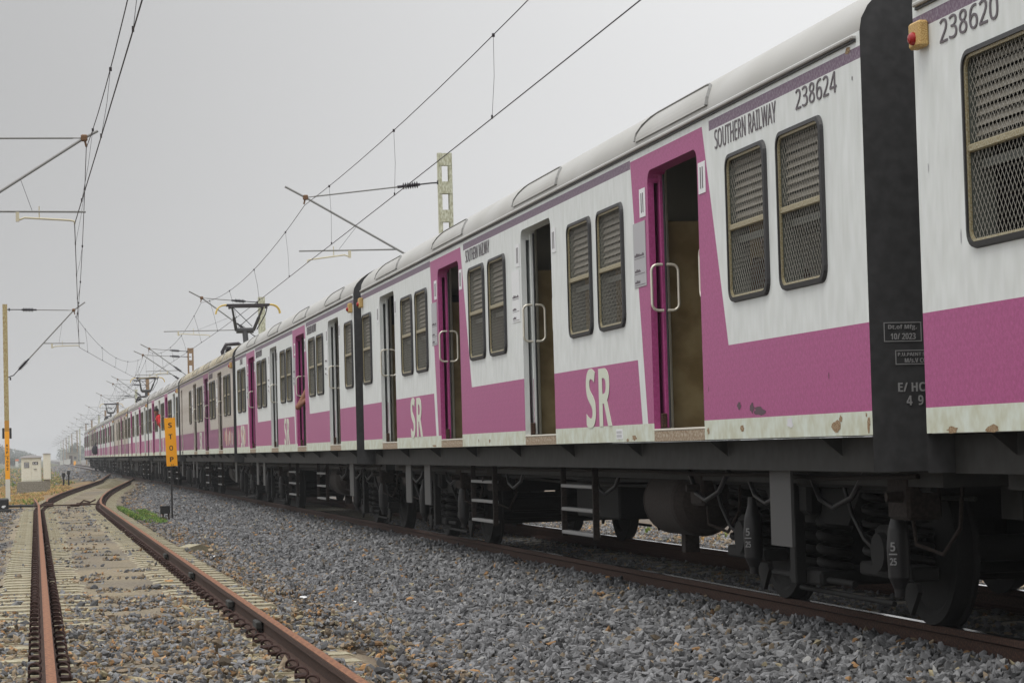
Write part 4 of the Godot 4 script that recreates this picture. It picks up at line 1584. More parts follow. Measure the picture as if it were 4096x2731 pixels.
	part("coupler", meshes["coupler"], mats["bogie_steel"], c)
	if type == "motor":
		add_pantograph(c, 15.0)
	return c


func add_pantograph(c: Node3D, s: float) -> void:
	var o := Vector3(-0.13, 0.0, -s)
	var base := MB.new()
	base.box(Vector3(-0.5, 4.02, -0.7), Vector3(-0.35, 4.16, 0.7), 0.02)
	base.box(Vector3(0.35, 4.02, -0.7), Vector3(0.5, 4.16, 0.7), 0.02)
	base.box(Vector3(-0.5, 4.16, -0.1), Vector3(0.5, 4.26, 0.1), 0.02)
	base.tube([Vector3(0, 4.26, 0.0), Vector3(0.0, 4.5, -0.12), Vector3(-0.02, 4.9, -0.25)], 0.085, 8)
	var p := part("pantograph", base.mesh(), mats["dark_bar"], c, o)
	var arms := MB.new()
	arms.tube([Vector3(-0.28, 4.92, -0.25), Vector3(0.24, 4.92, -0.25)], 0.085, 8)
	for a in [[-0.28, -0.42], [0.24, 0.52]]:
		var lo := Vector3(a[0], 4.92, -0.25)
		var hi := Vector3(a[1], 5.62, 0.05)
		arms.tube([lo, lo.lerp(hi, 0.55)], 0.05, 8)
		arms.tube([lo.lerp(hi, 0.53), hi], 0.033, 8)
	arms.tube([Vector3(0.34, 4.94, -0.25), Vector3(0.6, 5.4, -0.1), Vector3(0.64, 5.6, 0.05)], 0.017, 6)
	arms.tube([Vector3(-0.38, 5.6, 0.03), Vector3(0.2, 5.04, -0.2)], 0.012, 5)
	arms.tube([Vector3(0.48, 5.6, 0.03), Vector3(-0.22, 5.02, -0.2)], 0.012, 5)
	part("arms", arms.mesh(), mats["dark_bar"], p)
	var head := MB.new()
	head.box(Vector3(-0.6, 5.63, -0.02), Vector3(0.7, 5.7, 0.04), 0.01)
	head.box(Vector3(-0.6, 5.63, 0.22), Vector3(0.7, 5.7, 0.28), 0.01)
	head.tube([Vector3(-0.42, 5.62, 0.05), Vector3(0.52, 5.62, 0.05)], 0.03, 6)
	for x in [-0.5, 0.6]:
		head.box(Vector3(x - 0.03, 5.56, -0.02), Vector3(x + 0.03, 5.63, 0.28))
	part("collector_head", head.mesh(), mats["wire_dark"], p)
	var horn := MB.new()
	for z in [0.01, 0.25]:
		for q in [[-0.6, -1.0], [0.7, 1.0]]:
			var pts := []
			for i in 8:
				var t := i / 7.0
				pts.append(Vector3(q[0] + q[1] * 0.32 * sin(t * 1.45), 5.675 - 0.27 * pow(t, 2.2), z))
			horn.tube(pts, 0.02, 6)
	part("horn", horn.mesh(), mats["horn_yellow"], p)
	# other roof gear towards the far end: a surge arrester, a box and a cable
	var g := MB.new()
	for i in 5:
		g.lathe([Vector2(0.09, 0.0), Vector2(0.16, 0.03), Vector2(0.09, 0.06)], Vector3(-0.2, 4.22 + i * 0.07, -19.2 + s), Vector3.UP, 10)
	g.tube([Vector3(-0.2, 4.0, -19.2 + s), Vector3(-0.2, 4.62, -19.2 + s)], 0.09, 8)
	g.tube([Vector3(-0.3, 4.0, -19.0 + s), Vector3(-0.42, 4.45, -19.0 + s), Vector3(-0.3, 4.68, -19.0 + s), Vector3(0.1, 4.7, -19.0 + s), Vector3(0.3, 4.55, -19.0 + s), Vector3(0.4, 4.06, -19.0 + s)], 0.06, 8)
	part("surge_arrester", g.mesh(), mats["insulator"], p)
	g = MB.new()
	g.box(Vector3(-0.6, 4.0, -18.2 + s), Vector3(0.6, 4.2, -16.6 + s), 0.05)
	g.box(Vector3(-0.5, 4.0, -11.4 + s), Vector3(0.5, 4.18, -9.6 + s), 0.05)
	part("resistor_box", g.mesh(), mats["underframe"], p)


func build_train() -> void:
	var z := make_coach("train_coach", "white and magenta coach numbered 238620 with big mesh-covered window", -1, "reverse", 0, false, "238620")
	var a := make_coach("train_coach", "white and magenta coach numbered 238624 with charcoal end wall", 0, "plain", 0, false, "238624")
	var b := make_coach("train_coach", "coach with passenger's elbow out of its magenta door, coupled behind coach 238624's far end", 1, "reverse", 1, false, "238625")
	var cm := make_coach("motor_coach", "rust-streaked motor coach with beige roof under the first pantograph behind coach 238624", 2, "motor", 1, true)
	var d := make_coach("train_coach", "trailer coach with a red-shirted man leaning out, beside the orange STOP board", 3, "reverse", 2, false)
	var e := make_coach("train_coach", "trailer coach coupled beyond the coach with the red-shirted man", 4, "reverse", 2, false)
	make_coach("motor_coach", "dusty motor coach in the middle of the train, under the second pantograph", 5, "motor", 2, true)
	make_coach("train_coach", "trailer coach coupled beyond the middle motor coach", 6, "reverse", 2, false)
	make_coach("train_coach", "trailer coach with a dark bag hanging at its doorway", 7, "reverse", 2, false)
	make_coach("motor_coach", "motor coach second from the train's far front, under the last pantograph", 8, "motor", 2, true)
	make_coach("train_coach", "front coach of the train at its hazy far end", 9, "reverse", 2, false)
	# print on the dark end wall of coach 238624
	var m: Material = mats["grey_lettering"]
	var I := Basis()
	for q in [["Dt.of Mfg.", 1.812, 0.033, 0.17, -1.632], ["10/ 2023", 1.762, 0.035, 0.15, -1.63], ["P.U.PAINT SUP", 1.66, 0.02, 0.2, -1.565], ["M/s.V CO", 1.625, 0.026, 0.13, -1.56], ["E/ HC/", 1.475, 0.052, 0.19, -1.575], ["4  9", 1.4, 0.056, 0.1, -1.572]]:
		text("lettering", q[0], m, a, Vector3(q[4], q[1], 0.003), I, q[2], q[3])
	for q in [[-1.744, -1.519, 1.732, 1.842], [-1.68, -1.44, 1.602, 1.684]]:
		var fr := MB.new()
		var t := 0.005
		fr.box(Vector3(q[0], q[2], 0.001), Vector3(q[1], q[2] + t, 0.003))
		fr.box(Vector3(q[0], q[3] - t, 0.001), Vector3(q[1], q[3], 0.003))
		fr.box(Vector3(q[0], q[2] + t, 0.001), Vector3(q[0] + t, q[3] - t, 0.003))
		fr.box(Vector3(q[1] - t, q[2] + t, 0.001), Vector3(q[1], q[3] - t, 0.003))
		part("text_border", fr.mesh(), m, a)
	# marks on the dampers
	var face := Basis(Vector3.UP, -PI * 0.5 + 0.75)
	for s in [1.04, 3.96]:
		var p := Vector3(-1.3, 0, -s) + face * Vector3(0, 0, 0.077)
		text("chalk_mark", "5", mats["grey_lettering"], a, p + Vector3(0, 0.53, 0), face, 0.055, 0.032)
		text("chalk_mark", "25", mats["grey_lettering"], a, p + Vector3(0, 0.44, 0), face, 0.045, 0.045)
		text("chalk_mark", "-", mats["grey_lettering"], a, p + Vector3(0, 0.485, 0), face, 0.008, 0.055)
	# stains and chips on coach 238624 and on its neighbour
	var marks := [[a, 0.6, 1.265, 0.2, 0.085, "stain_rust"], [a, 0.52, 1.31, 0.07, 0.05, "stain_rust"], [a, 0.06, 1.27, 0.06, 0.1, "stain_rust"], [a, 0.09, 1.325, 0.03, 0.03, "stain_rust"],
		[a, 2.45, 1.28, 0.1, 0.05, "stain_rust"], [a, 3.24, 1.27, 0.06, 0.06, "stain_rust"], [a, 1.45, 1.3, 0.14, 0.07, "stain_pale"], [a, 5.28, 1.24, 0.16, 0.05, "stain_rust"], [a, 5.5, 1.225, 0.09, 0.03, "stain_rust"],
		[a, 2.5, 1.43, 0.09, 0.06, "stain_dark"], [a, 2.06, 1.385, 0.3, 0.06, "stain_dark"], [a, 2.22, 1.41, 0.1, 0.08, "stain_dark"], [a, 0.7, 1.57, 0.015, 0.05, "stain_dark"], [a, 3.2, 1.56, 0.015, 0.04, "stain_dark"],
		[a, 0.14, 3.25, 0.02, 0.03, "lettering"], [a, 0.2, 3.42, 0.1, 0.04, "stain_rust"], [a, 11.2, 1.26, 0.12, 0.05, "stain_rust"], [a, 11.8, 1.27, 0.05, 0.05, "stain_rust"], [a, 14.6, 1.23, 0.3, 0.03, "stain_rust"],
		[z, LEN - 0.35, 1.225, 0.16, 0.04, "stain_rust"], [z, LEN - 0.85, 1.225, 0.2, 0.045, "stain_rust"], [z, LEN - 1.35, 1.225, 0.16, 0.045, "stain_rust"], [z, LEN - 0.15, 2.6, 0.016, 0.06, "notice_grey"], [z, LEN - 0.55, 2.2, 0.016, 0.08, "notice_grey"]]
	var i := 0
	for q in marks:
		i += 1
		var mb := MB.new()
		mb.slab(blob(i, q[3] * 0.85, q[4] * 0.85), Vector3.ZERO, Vector3.RIGHT, Vector3.UP, Vector3.BACK)
		part("stain", mb.mesh(), mats[q[5]], q[0], Vector3(-HALF - 0.0015, q[2], -q[1]), Basis(Vector3.UP, -PI * 0.5))
	var rs := MB.new()
	rs.slab(pv([[-0.08, -0.26], [0.06, -0.22], [0.09, 0.1], [0.03, 0.24], [-0.05, 0.2]]), Vector3.ZERO, Vector3.RIGHT, Vector3.UP, Vector3.BACK)
	var rm := rs.mesh()
	for q in 34:
		var sc := 0.12 + 2.7 * (0.5 + 0.5 * r_small(q * 3 + 1))
		var host: Node3D = cm if q % 3 != 0 else b
		if host == b:
			sc = LEN - 0.1 - 2.3 * (0.5 + 0.5 * r_small(q * 5 + 2))
		var hb := Basis(Vector3.UP, -PI * 0.5) * Basis.from_scale(Vector3(0.35 + 0.9 * absf(r_small(q + 50)), 0.5 + 0.5 * absf(r_small(q + 70)), 1.0))
		part("stain", rm, mats[["stain_orange", "stain_orange", "stain_streak"][q % 3 if host == cm else q % 2 + 1]], host, Vector3(-HALF - 0.0012 - 0.00005 * q, 1.6 + 0.06 * r_small(q * 7), -sc), hb)
	# a small data panel on the skirt
	var dp := MB.new()
	dp.box(Vector3(-0.1, -0.04, 0.0), Vector3(0.1, 0.04, 0.003))
	var dpo := part("data_panel", dp.mesh(), mats["notice"], a, Vector3(-HALF, 1.275, -5.75), Basis(Vector3.UP, -PI * 0.5))
	dp = MB.new()
	for y in [-0.025, 0.005]:
		for x in 6:
			dp.box(Vector3(-0.085 + x * 0.028, y, 0.003), Vector3(-0.068 + x * 0.028, y + 0.02, 0.0045))
	part("print", dp.mesh(), mats["notice_grey"], dpo)


# ------------------------------------------------------------------ overhead line
func insulator_into(mb: MB, a: Vector3, dir: Vector3, n := 7) -> void:
	for i in n:
		mb.lathe([Vector2(0.035, 0.0), Vector2(0.09, 0.02), Vector2(0.035, 0.045)], a + dir * (0.055 * i), dir, 10)


# a cantilever on a mast: all points are given in the plane across the track at the mast
func cantilever(root: Node3D, mast_x: float, sg: float, stay_y: float, foot_y: float, node: Vector2, tip: Vector2, reg_y: float, contact: Vector2, lod: int, push := false) -> void:
	# root stands at the mast's foot; x is measured from the mast
	var off := Vector3(-root.position.x, -root.position.y, 0)
	var top := Vector3(mast_x + sg * 0.16, stay_y, 0)
	var nd := Vector3(node.x, node.y, 0)
	var ft := Vector3(mast_x + sg * 0.16, foot_y, 0)
	var tp := Vector3(tip.x, tip.y, 0)
	var sides := 8 if lod == 0 else 5
	var d1 := (nd - top).normalized()
	var d2 := (nd - ft).normalized()
	var mb := MB.new()
	mb.tube([off + top + d1 * 0.95, off + nd - d1 * 0.2], 0.018, sides)
	mb.tube([off + nd - d1 * 0.22, off + nd], 0.012, sides)
	part("stay_tube", mb.mesh(), mats["galvanised"], root)
	mb = MB.new()
	mb.tube([off + ft + d2 * 0.95, off + nd, off + tp], 0.026, sides)
	part("bracket_tube", mb.mesh(), mats["galvanised"], root)
	mb = MB.new()
	insulator_into(mb, off + top + d1 * 0.5, d1)
	mb.tube([off + top + d1 * 0.45, off + top + d1 * 1.0], 0.035, sides)
	part("insulator", mb.mesh(), mats["insulator"], root)
	mb = MB.new()
	insulator_into(mb, off + ft + d2 * 0.5, d2)
	mb.tube([off + ft + d2 * 0.45, off + ft + d2 * 1.0], 0.035, sides)
	part("insulator", mb.mesh(), mats["insulator"], root)
	mb = MB.new()
	for q in [[top, d1], [ft, d2]]:
		mb.tube([off + q[0] - Vector3(sg * 0.2, 0, 0), off + q[0] + q[1] * 0.18], 0.02, 5)
		mb.tube([off + q[0] + q[1] * 0.15, off + q[0] + q[1] * 0.5], 0.02, 5)
		var s0: Vector3 = off + q[0]
		mb.box(s0 + Vector3(-0.03, -0.05, -0.05), s0 + Vector3(0.03, 0.05, 0.05), 0.01)
	part("hinge_fitting", mb.mesh(), mats["dark_bar"], root)
	# register tube and steady arm
	var t: float = (reg_y - ft.y) / (nd.y - ft.y)
	var rs := ft.lerp(nd, t)
	var re := Vector3(contact.x + sg * (1.75 if push else 0.2), reg_y - 0.02, 0)
	mb = MB.new()
	mb.tube([off + rs, off + re], 0.019, sides)
	part("register_tube", mb.mesh(), mats["galvanised"], root)
	mb = MB.new()
	var fl := -1.0 if push else 1.0       # which side of the wire the arm is hinged on
	var drop := Vector3(contact.x - sg * fl * (1.2 if push else 1.0), reg_y - 0.02, 0)
	mb.box(off + drop + Vector3(-0.03, -0.17, -0.03), off + drop + Vector3(0.03, 0.0, 0.03))
	var cp := Vector3(contact.x, contact.y, 0)
	mb.tube([off + drop + Vector3(sg * fl * 0.02, -0.14, 0), off + drop + Vector3(sg * fl * 0.12, -0.1, 0), off + Vector3(contact.x - sg * fl * 0.08, contact.y + 0.07, 0), off + Vector3(contact.x, contact.y + 0.05, 0), off + cp], 0.018, sides)
	var hg := Vector3(contact.x - sg * fl * 0.62, reg_y, 0)
	mb.tube([off + hg + Vector3(0, 0.08, 0), off + hg + Vector3(0, -0.13, 0)], 0.012, 5)
	part("steady_arm", mb.mesh(), mats["yellow_arm"] if lod == 0 else mats["galvanised"], root)
	if lod == 0:
		mb = MB.new()
		mb.tube([off + ft.lerp(nd, minf(t + 0.3, 0.9)), off + hg + Vector3(-sg * 0.12, 0, 0)], 0.004, 4)
		part("tie_wire", mb.mesh(), mats["wire_dark"], root)
	mb = MB.new()
	mb.box(off + nd + Vector3(-0.06, -0.06, -0.05), off + nd + Vector3(0.06, 0.06, 0.05), 0.02)
	mb.tube([off + nd, off + nd + Vector3(sg * 0.04, -0.16, 0)], 0.02, 6)
	part("clamp", mb.mesh(), mats["clamp_brown"], root)


func lattice_post(height: float, foot: float) -> ArrayMesh:
	# two channels joined by plates
	var mb := MB.new()
	for s in [-1.0, 1.0]:
		mb.box(Vector3(s * 0.125 - 0.04, foot, -0.08), Vector3(s * 0.125 + 0.04, height, -0.068))
		mb.box(Vector3(s * 0.125 - 0.04, foot, 0.068), Vector3(s * 0.125 + 0.04, height, 0.08))
		mb.box(Vector3(s * 0.165 - 0.006, foot, -0.068), Vector3(s * 0.165 + 0.006, height, 0.068))
	var y := height - 0.2
	while y > 0.0:
		mb.box(Vector3(-0.16, y - 0.1, 0.08), Vector3(0.16, y + 0.19, 0.092))
		mb.box(Vector3(-0.16, y - 0.1, -0.092), Vector3(0.16, y + 0.19, -0.08))
		y -= 0.68
	return mb.mesh()


func beam_post(height: float, foot: float, w := 0.11) -> ArrayMesh:
	# a rolled steel joist
	var mb := MB.new()
	mb.box(Vector3(-w, foot, 0.075), Vector3(w, height, 0.09))
	mb.box(Vector3(-w, foot, -0.09), Vector3(w, height, -0.075))
	mb.box(Vector3(-0.012, foot, -0.075), Vector3(0.012, height, 0.075))
	return mb.mesh()


func wire_run(root: Node3D, sup: Array, messenger: bool, lod_from: float) -> Array:
	# sup: [x, y_contact, y_messenger_at_support, x_messenger, zf]; returns the points of a wire
	var pts := []
	for i in sup.size() - 1:
		var a: Array = sup[i]
		var b: Array = sup[i + 1]
		var span: float = b[4] - a[4]
		var n := 12 if a[4] < lod_from else 5
		for k in n:
			var t := float(k) / n
			if messenger:
				var sag := minf((0.0002 if a[4] > 10.0 and b[4] < 60.0 and a[2] > 7.0 else 0.00042) * span * span, 1.25)
				pts.append(Vector3(lerpf(a[3], b[3], t), lerpf(a[2], b[2], t) - sag * 4.0 * t * (1.0 - t), -lerpf(a[4], b[4], t)))
			else:
				pts.append(Vector3(lerpf(a[0], b[0], t), lerpf(a[1], b[1], t) - 0.03 * 4.0 * t * (1.0 - t), -lerpf(a[4], b[4], t)))
	var e: Array = sup[sup.size() - 1]
	pts.append(Vector3(e[3] if messenger else e[0], e[2] if messenger else e[1], -e[4]))
	return pts


func wire_at(pts: Array, zf: float) -> Vector3:
	for i in pts.size() - 1:
		var a: Vector3 = pts[i]
		var b: Vector3 = pts[i + 1]
		if -zf <= a.z and -zf >= b.z:
			return a.lerp(b, (a.z + zf) / (a.z - b.z))
	return pts[pts.size() - 1]


func hang_wires(label: String, sup: Array) -> void:
	var root := thing("overhead_wire", label, "overhead wire", Vector3.ZERO, "overhead wires")
	var con := wire_run(root, sup, false, 200.0)
	var mes := wire_run(root, sup, true, 200.0)
	var mb := MB.new()
	mb.tube(con, 0.0085, 5)
	part("contact_wire", mb.mesh(), mats["wire_dark"], root)
	mb = MB.new()
	mb.tube(mes, 0.0075, 5)
	part("messenger_wire", mb.mesh(), mats["wire_dark"], root)
	for i in sup.size() - 1:
		var a: float = sup[i][4]
		var b: float = sup[i + 1][4]
		if a > 300.0:
			break
		var n := maxi(int((b - a) / 7.5), 3)
		for k in n:
			var zf := lerpf(a, b, (k + 0.5) / n)
			if zf < 8.0:
				continue
			var p := wire_at(mes, zf)
			var q := wire_at(con, zf + 0.02)
			var g := MB.new()
			g.tube([p, p.lerp(q, 0.5) + Vector3(0.015, 0, 0.03), q], 0.0032 if zf < 60.0 else 0.005, 4)
			g.box(p - Vector3(0.018, 0.03, 0.018), p + Vector3(0.018, 0.02, 0.018))
			g.box(q - Vector3(0.012, 0.01, 0.012), q + Vector3(0.012, 0.045, 0.012))
			part("dropper", g.mesh(), mats["wire_dark"], root)


func build_overhead() -> void:
	var zs := [18.0, 54.3, 89.2, 131.0, 182.0, 228.0, 280.0, 329.0, 363.0, 409.0, 456.0, 521.0, 556.0, 635.0, 687.0, 753.0, 834.0, 907.0]
	var sup := [[6.6, 5.62, 7.05, 6.45, -30.0]]
	var i := 0
	for z in zs:
		var cx: float = TRACK + (0.2 if i % 2 == 0 and i > 0 else -0.1)
		if i == 1:
			cx = 6.38
		sup.append([cx, [5.93, 5.66, 5.7, 5.66][i] if i < 4 else 5.6, 7.34 if i == 0 else 7.02, 6.44 if i == 0 else 6.34, z])
		var mx := 9.72 if i < 2 or i > 4 else 8.65
		var lod := 0 if z < 140.0 else 1
		var label := "weathered steel overhead mast in the hazy row along the far side of the train"
		var grp := "overhead masts beyond the train"
		if i % 3 == 2:
			label = "cream-painted overhead mast in the hazy row along the far side of the train"
		if i == 0:
			label = "steel overhead mast hidden behind coach 238624"
		elif i == 1:
			label = "cream lattice mast rising behind coach 238624's roof"
		elif i == 2:
			label = "cream mast and bracket standing behind the first pantograph"
		elif i == 3:
			label = "rusty open mast behind the motor coach, holding two brackets"
		if i > 0:
			var gy := land(mx, z)
			var m := thing("overhead_mast", label, "overhead mast", Vector3(mx, gy, -z), grp)
			var pm: Material = mats["mast_cream"] if i < 3 else (mats["mast_rusty"] if i % 3 != 2 else mats["mast_cream"])
			var tall: float = (8.25 if i == 1 else (7.2 if i < 5 else 7.7)) - gy
			part("post", lattice_post(tall, 0.0) if i in [1, 3] else beam_post(tall, 0.0, 0.13), pm, m)
			var f := MB.new()
			f.box(Vector3(-0.35, -0.05, -0.35), Vector3(0.35, 0.35, 0.35), 0.03)
			part("footing", f.mesh(), mats["concrete_grey"], m)
			cantilever(m, mx, -1.0, 7.55 if i == 1 else 7.0, 5.35 if i < 2 or i > 4 else 5.6, Vector2(6.36, 7.2), Vector2(5.88, 7.46), 5.95, Vector2(cx, sup[sup.size() - 1][1]), lod, i == 2)
			if i == 3 or i == 4:
				# a second bracket for the siding's wire
				cantilever(m, mx, -1.0, 6.7, 5.1, Vector2(6.0, 6.85), Vector2(5.5, 7.08), 5.75, Vector2(5.75, 5.48), lod)
		i += 1
	sup.append([6.4, 5.6, 7.02, 6.34, 1200.0])
	hang_wires("contact and messenger wires hung with droppers over the train", sup)
	# the siding's own line
	var s2 := [[1.28, 5.5, 6.9, 1.2, 4.0], [0.76, 5.38, 6.75, 0.99, 42.0], [1.68, 5.33, 6.5, 1.56, 88.0], [5.75, 5.48, 6.68, 5.98, 131.0], [6.2, 5.5, 6.68, 5.98, 182.0]]
	hang_wires("contact and messenger wires hung with droppers over the siding", s2)
	# mast at the siding that stands outside the picture but carries the near bracket
	var g0 := land(-2.2, 42.0)
	var m0 := thing("overhead_mast", "overhead mast beside the siding whose grey bracket reaches over it", "overhead mast", Vector3(-2.2, g0, -42.0), "overhead masts at the siding")
	part("post", beam_post(8.2 - g0, 0.0, 0.13), mats["mast_rusty"], m0)
	cantilever(m0, -2.2, 1.0, 6.92, 5.0, Vector2(0.955, 6.93), Vector2(1.2, 7.06), 5.62, Vector2(0.76, 5.38), 0)
	# the banded mast
	var gp := land(-1.02, 88.0)
	var m1 := thing("overhead_mast", "banded steel mast lettered KVP 1002 with yellow and white painted foot", "overhead mast", Vector3(-1.02, gp, -88.0), "overhead masts at the siding")
	var y0 := 0.0
	for q in [["white_band", "pole_white", 0.95], ["yellow_band", "pole_yellow", 2.72], ["ochre_band", "pole_ochre", 3.12], ["post", "mast_khaki", 7.45]]:
		part(q[0], beam_post(q[2], y0, 0.085), mats[q[1]], m1)
		y0 = q[2]
	cantilever(m1, -1.02, 1.0, 6.78, 4.2, Vector2(1.5, 6.72), Vector2(1.92, 7.02), 5.5, Vector2(1.68, 5.33), 0)
	var bx := MB.new()
	bx.box(Vector3(-0.17, 2.45, -0.06), Vector3(-0.09, 2.85, 0.1), 0.01)
	bx.box(Vector3(0.09, 2.45, -0.06), Vector3(0.17, 2.85, 0.1), 0.01)
	part("clamp", bx.mesh(), mats["machine_black"], m1)
	var yy := 2.2
	for ch in ["K", "V", "P", "-", "1", "0", "0", "2"]:
		var hh := 0.095
		if ch == "-":
			text("lettering", ch, mats["sign_black"], m1, Vector3(0, yy, 0.093), Basis(), 0.012, 0.15)
			yy -= 0.085
			continue
		text("lettering", ch, mats["sign_black"], m1, Vector3(0, yy, 0.093), Basis(), hh, 0.07)
		yy -= 0.13
	# masts of another line, far off on the other side of the field
	for q in [[-15.8, 1180.0], [-16.4, 1240.0], [-15.2, 1120.0], [-17.3, 1330.0], [-14.2, 1050.0], [-11.6, 1400.0]]:
		var mb := MB.new()
		mb.tube([Vector3.ZERO, Vector3(0, 8.5, 0)], 0.2, 6)
		mb.tube([Vector3(0, 7.6, 0), Vector3(2.6, 7.2, 0)], 0.08, 4)
		mb.tube([Vector3(0, 5.6, 0), Vector3(2.6, 7.2, 0)], 0.08, 4)
		single("overhead_mast", mb.mesh(), mats["mast_rusty"], "thin overhead mast far across the field by the trees", "overhead mast", Vector3(q[0], land(q[0], q[1]), -q[1]), "far overhead masts across the field")


# ------------------------------------------------------------------ things beside the line
func build_lineside() -> void:
	# STOP board
	var gs := land(3.34, 58.7)
	var s := thing("stop_sign", "tall orange board lettered STOP downwards on a thin black post", "sign", Vector3(3.34, gs, -58.7))
	var tilt := Basis(Vector3.BACK, 0.035)
	var mb := MB.new()
	mb.box(Vector3(-0.022, -0.2, -0.022), Vector3(0.022, 1.45, 0.022), 0.004)
	mb.box(Vector3(-0.018, 1.4, -0.03), Vector3(0.018, 2.1, -0.008))
	part("post", mb.mesh(), mats["black_post"], s)
	mb = MB.new()
	mb.box(Vector3(-0.137, -0.605, -0.004), Vector3(0.137, 0.605, 0.004), 0.002)
	var bc := Vector3(0.0, 1.535 - gs, 0.03)
	var board := part("board", mb.mesh(), mats["sign_orange"], s, bc, tilt)
	var yy := 0.42
	for ch in ["S", "T", "O", "P"]:
		text("lettering", ch, mats["sign_black"], board, Vector3(0.0, yy, 0.004), Basis(), 0.125, 0.095)
		yy -= 0.285
	mb = MB.new()
	for x in [-0.012, 0.028]:
		mb.lathe([Vector2(0.0, 0.012), Vector2(0.01, 0.01), Vector2(0.012, 0.0)], Vector3(x, -0.57, 0.004), Vector3.BACK, 8)
	part("bolt", mb.mesh(), mats["sign_black"], board)
	# the small box on two legs beside it
	var gb := land(3.12, 57.9)
	var b := thing("junction_box", "small black junction box on two stub legs beside the STOP board's post", "junction box", Vector3(3.12, gb, -57.9))
	mb = MB.new()
	mb.box(Vector3(-0.12, 0.2, -0.08), Vector3(0.12, 0.38, 0.08), 0.01)
	mb.box(Vector3(-0.125, 0.37, -0.085), Vector3(0.125, 0.39, 0.085))
	part("box", mb.mesh(), mats["machine_black"], b)
	for x in [-0.05, 0.09]:
		mb = MB.new()
		mb.box(Vector3(x - 0.02, -0.15, -0.02), Vector3(x + 0.02, 0.2, 0.02))
		part("leg", mb.mesh(), mats["rust_dark"], b)
	for q in [-0.1, -0.04, 0.02]:
		mb = MB.new()
		mb.tube([Vector3(q, 0.2, 0.03), Vector3(q - 0.02, 0.08, 0.05), Vector3(q - 0.06, -0.05, 0.06)], 0.006, 4)
		part("cable", mb.mesh(), mats["machine_black"], b)
	# point machine
	var gm := land(-0.95, 70.5)
	var p := thing("point_machine", "low black point machine with oval badge beside the trap point", "point machine", Vector3(-0.98, gm, -70.5))
	mb = MB.new()
	mb.box(Vector3(-0.42, 0.1, -0.35), Vector3(0.18, 0.44, 0.35), 0.04)
	part("case", mb.mesh(), mats["machine_black"], p)
	mb = MB.new()
	mb.box(Vector3(-0.45, 0.0, -0.4), Vector3(0.26, 0.12, 0.4), 0.02)
	part("base", mb.mesh(), mats["machine_black"], p)
	mb = MB.new()
	mb.tube([Vector3(0.15, 0.2, 0.1), Vector3(0.5, 0.2, 0.1), Vector3(0.9, 0.19, 0.1)], 0.04, 8)
	mb.tube([Vector3(0.5, 0.2, 0.1), Vector3(0.55, 0.2, 0.1)], 0.06, 8)
	part("throw_rod", mb.mesh(), mats["machine_black"], p)
	mb = MB.new()
	mb.slab(blob(3, 0.13, 0.07), Vector3(0.03, 0.2, 0.352), Vector3.RIGHT, Vector3.UP, Vector3.BACK, 0.002)
	part("badge", mb.mesh(), mats["notice"], p)
	for q in [[-0.42, 1.2, 0.35], [-0.42, 1.4, 0.55]]:
		var g := MB.new()
		var pts := []
		for k in 9:
			var t := k / 8.0
			pts.append(Vector3(lerpf(-0.75, 0.35, t), SID_Y - 0.21 - 0.03 * sin(t * 6.0 + q[1]), -69.5 - q[2] + 0.25 * sin(t * 4.0)))
		g.tube(pts, 0.014, 5)
		single("cable", g.mesh(), mats["machine_black"], "black cable lying from the point machine across the sleepers", "cable", Vector3.ZERO, "cables at the point machine")
	# relay cabinet
	var zc := 114.0
	var gc := -0.32
	var c := thing("relay_cabinet", "cream two-door trackside cabinet with black L6 plate on a concrete plinth", "cabinet", Vector3(-0.2, gc, -zc))
	mb = MB.new()
	mb.box(Vector3(-0.47, 0.44, -0.35), Vector3(0.47, 1.6, 0.3), 0.01)
	part("case", mb.mesh(), mats["cabinet_paint"], c)
	mb = MB.new()
	mb.slab(pv([[-0.52, 1.58], [0.52, 1.58], [0.52, 1.64], [0.05, 1.72], [-0.05, 1.72], [-0.52, 1.64]]), Vector3(0, 0, 0.38), Vector3.RIGHT, Vector3.UP, Vector3.BACK, 0.78)
	part("roof", mb.mesh(), mats["cabinet_roof"], c)
	for x in [-0.225, 0.225]:
		mb = MB.new()
		mb.box(Vector3(x - 0.215, 0.5, 0.3), Vector3(x + 0.215, 1.54, 0.32), 0.006)
		var dr := part("door", mb.mesh(), mats["cabinet_paint"], c)
		mb = MB.new()
		for y in [0.62, 0.7, 1.44]:
			mb.box(Vector3(x - 0.08, y, 0.32), Vector3(x + 0.08, y + 0.02, 0.332), 0.004)
		part("vent", mb.mesh(), mats["cabinet_paint"], dr)
	mb = MB.new()
	mb.box(Vector3(0.1, 1.02, 0.32), Vector3(0.25, 1.04, 0.35), 0.004)
	part("handle", mb.mesh(), mats["machine_black"], c)
	mb = MB.new()
	mb.box(Vector3(-0.34, 1.1, 0.32), Vector3(-0.1, 1.37, 0.328))
	var pl := part("plate", mb.mesh(), mats["plate_black"], c)
	mb = MB.new()
	for r in 4:
		var x := -0.32
		while x < -0.13:
			mb.box(Vector3(x, 1.125 + r * 0.06, 0.328), Vector3(x + 0.025 + 0.008 * r_small(r * 7 + int(x * 50.0)), 1.16 + r * 0.06, 0.331))
			x += 0.042
	part("print", mb.mesh(), mats["notice"], pl)
	mb = MB.new()
	mb.box(Vector3(0.06, 1.24, 0.32), Vector3(0.32, 1.38, 0.328))
	part("plate", mb.mesh(), mats["plate_black"], c)
	text("lettering", "L6", mats["notice"], c, Vector3(0.19, 1.31, 0.329), Basis(), 0.09, 0.18)
	mb = MB.new()
	mb.slab(pv([[-0.72, -0.15], [0.72, -0.15], [0.66, 0.44], [-0.66, 0.44]]), Vector3(0, 0, 0.55), Vector3.RIGHT, Vector3.UP, Vector3.BACK, 1.0)
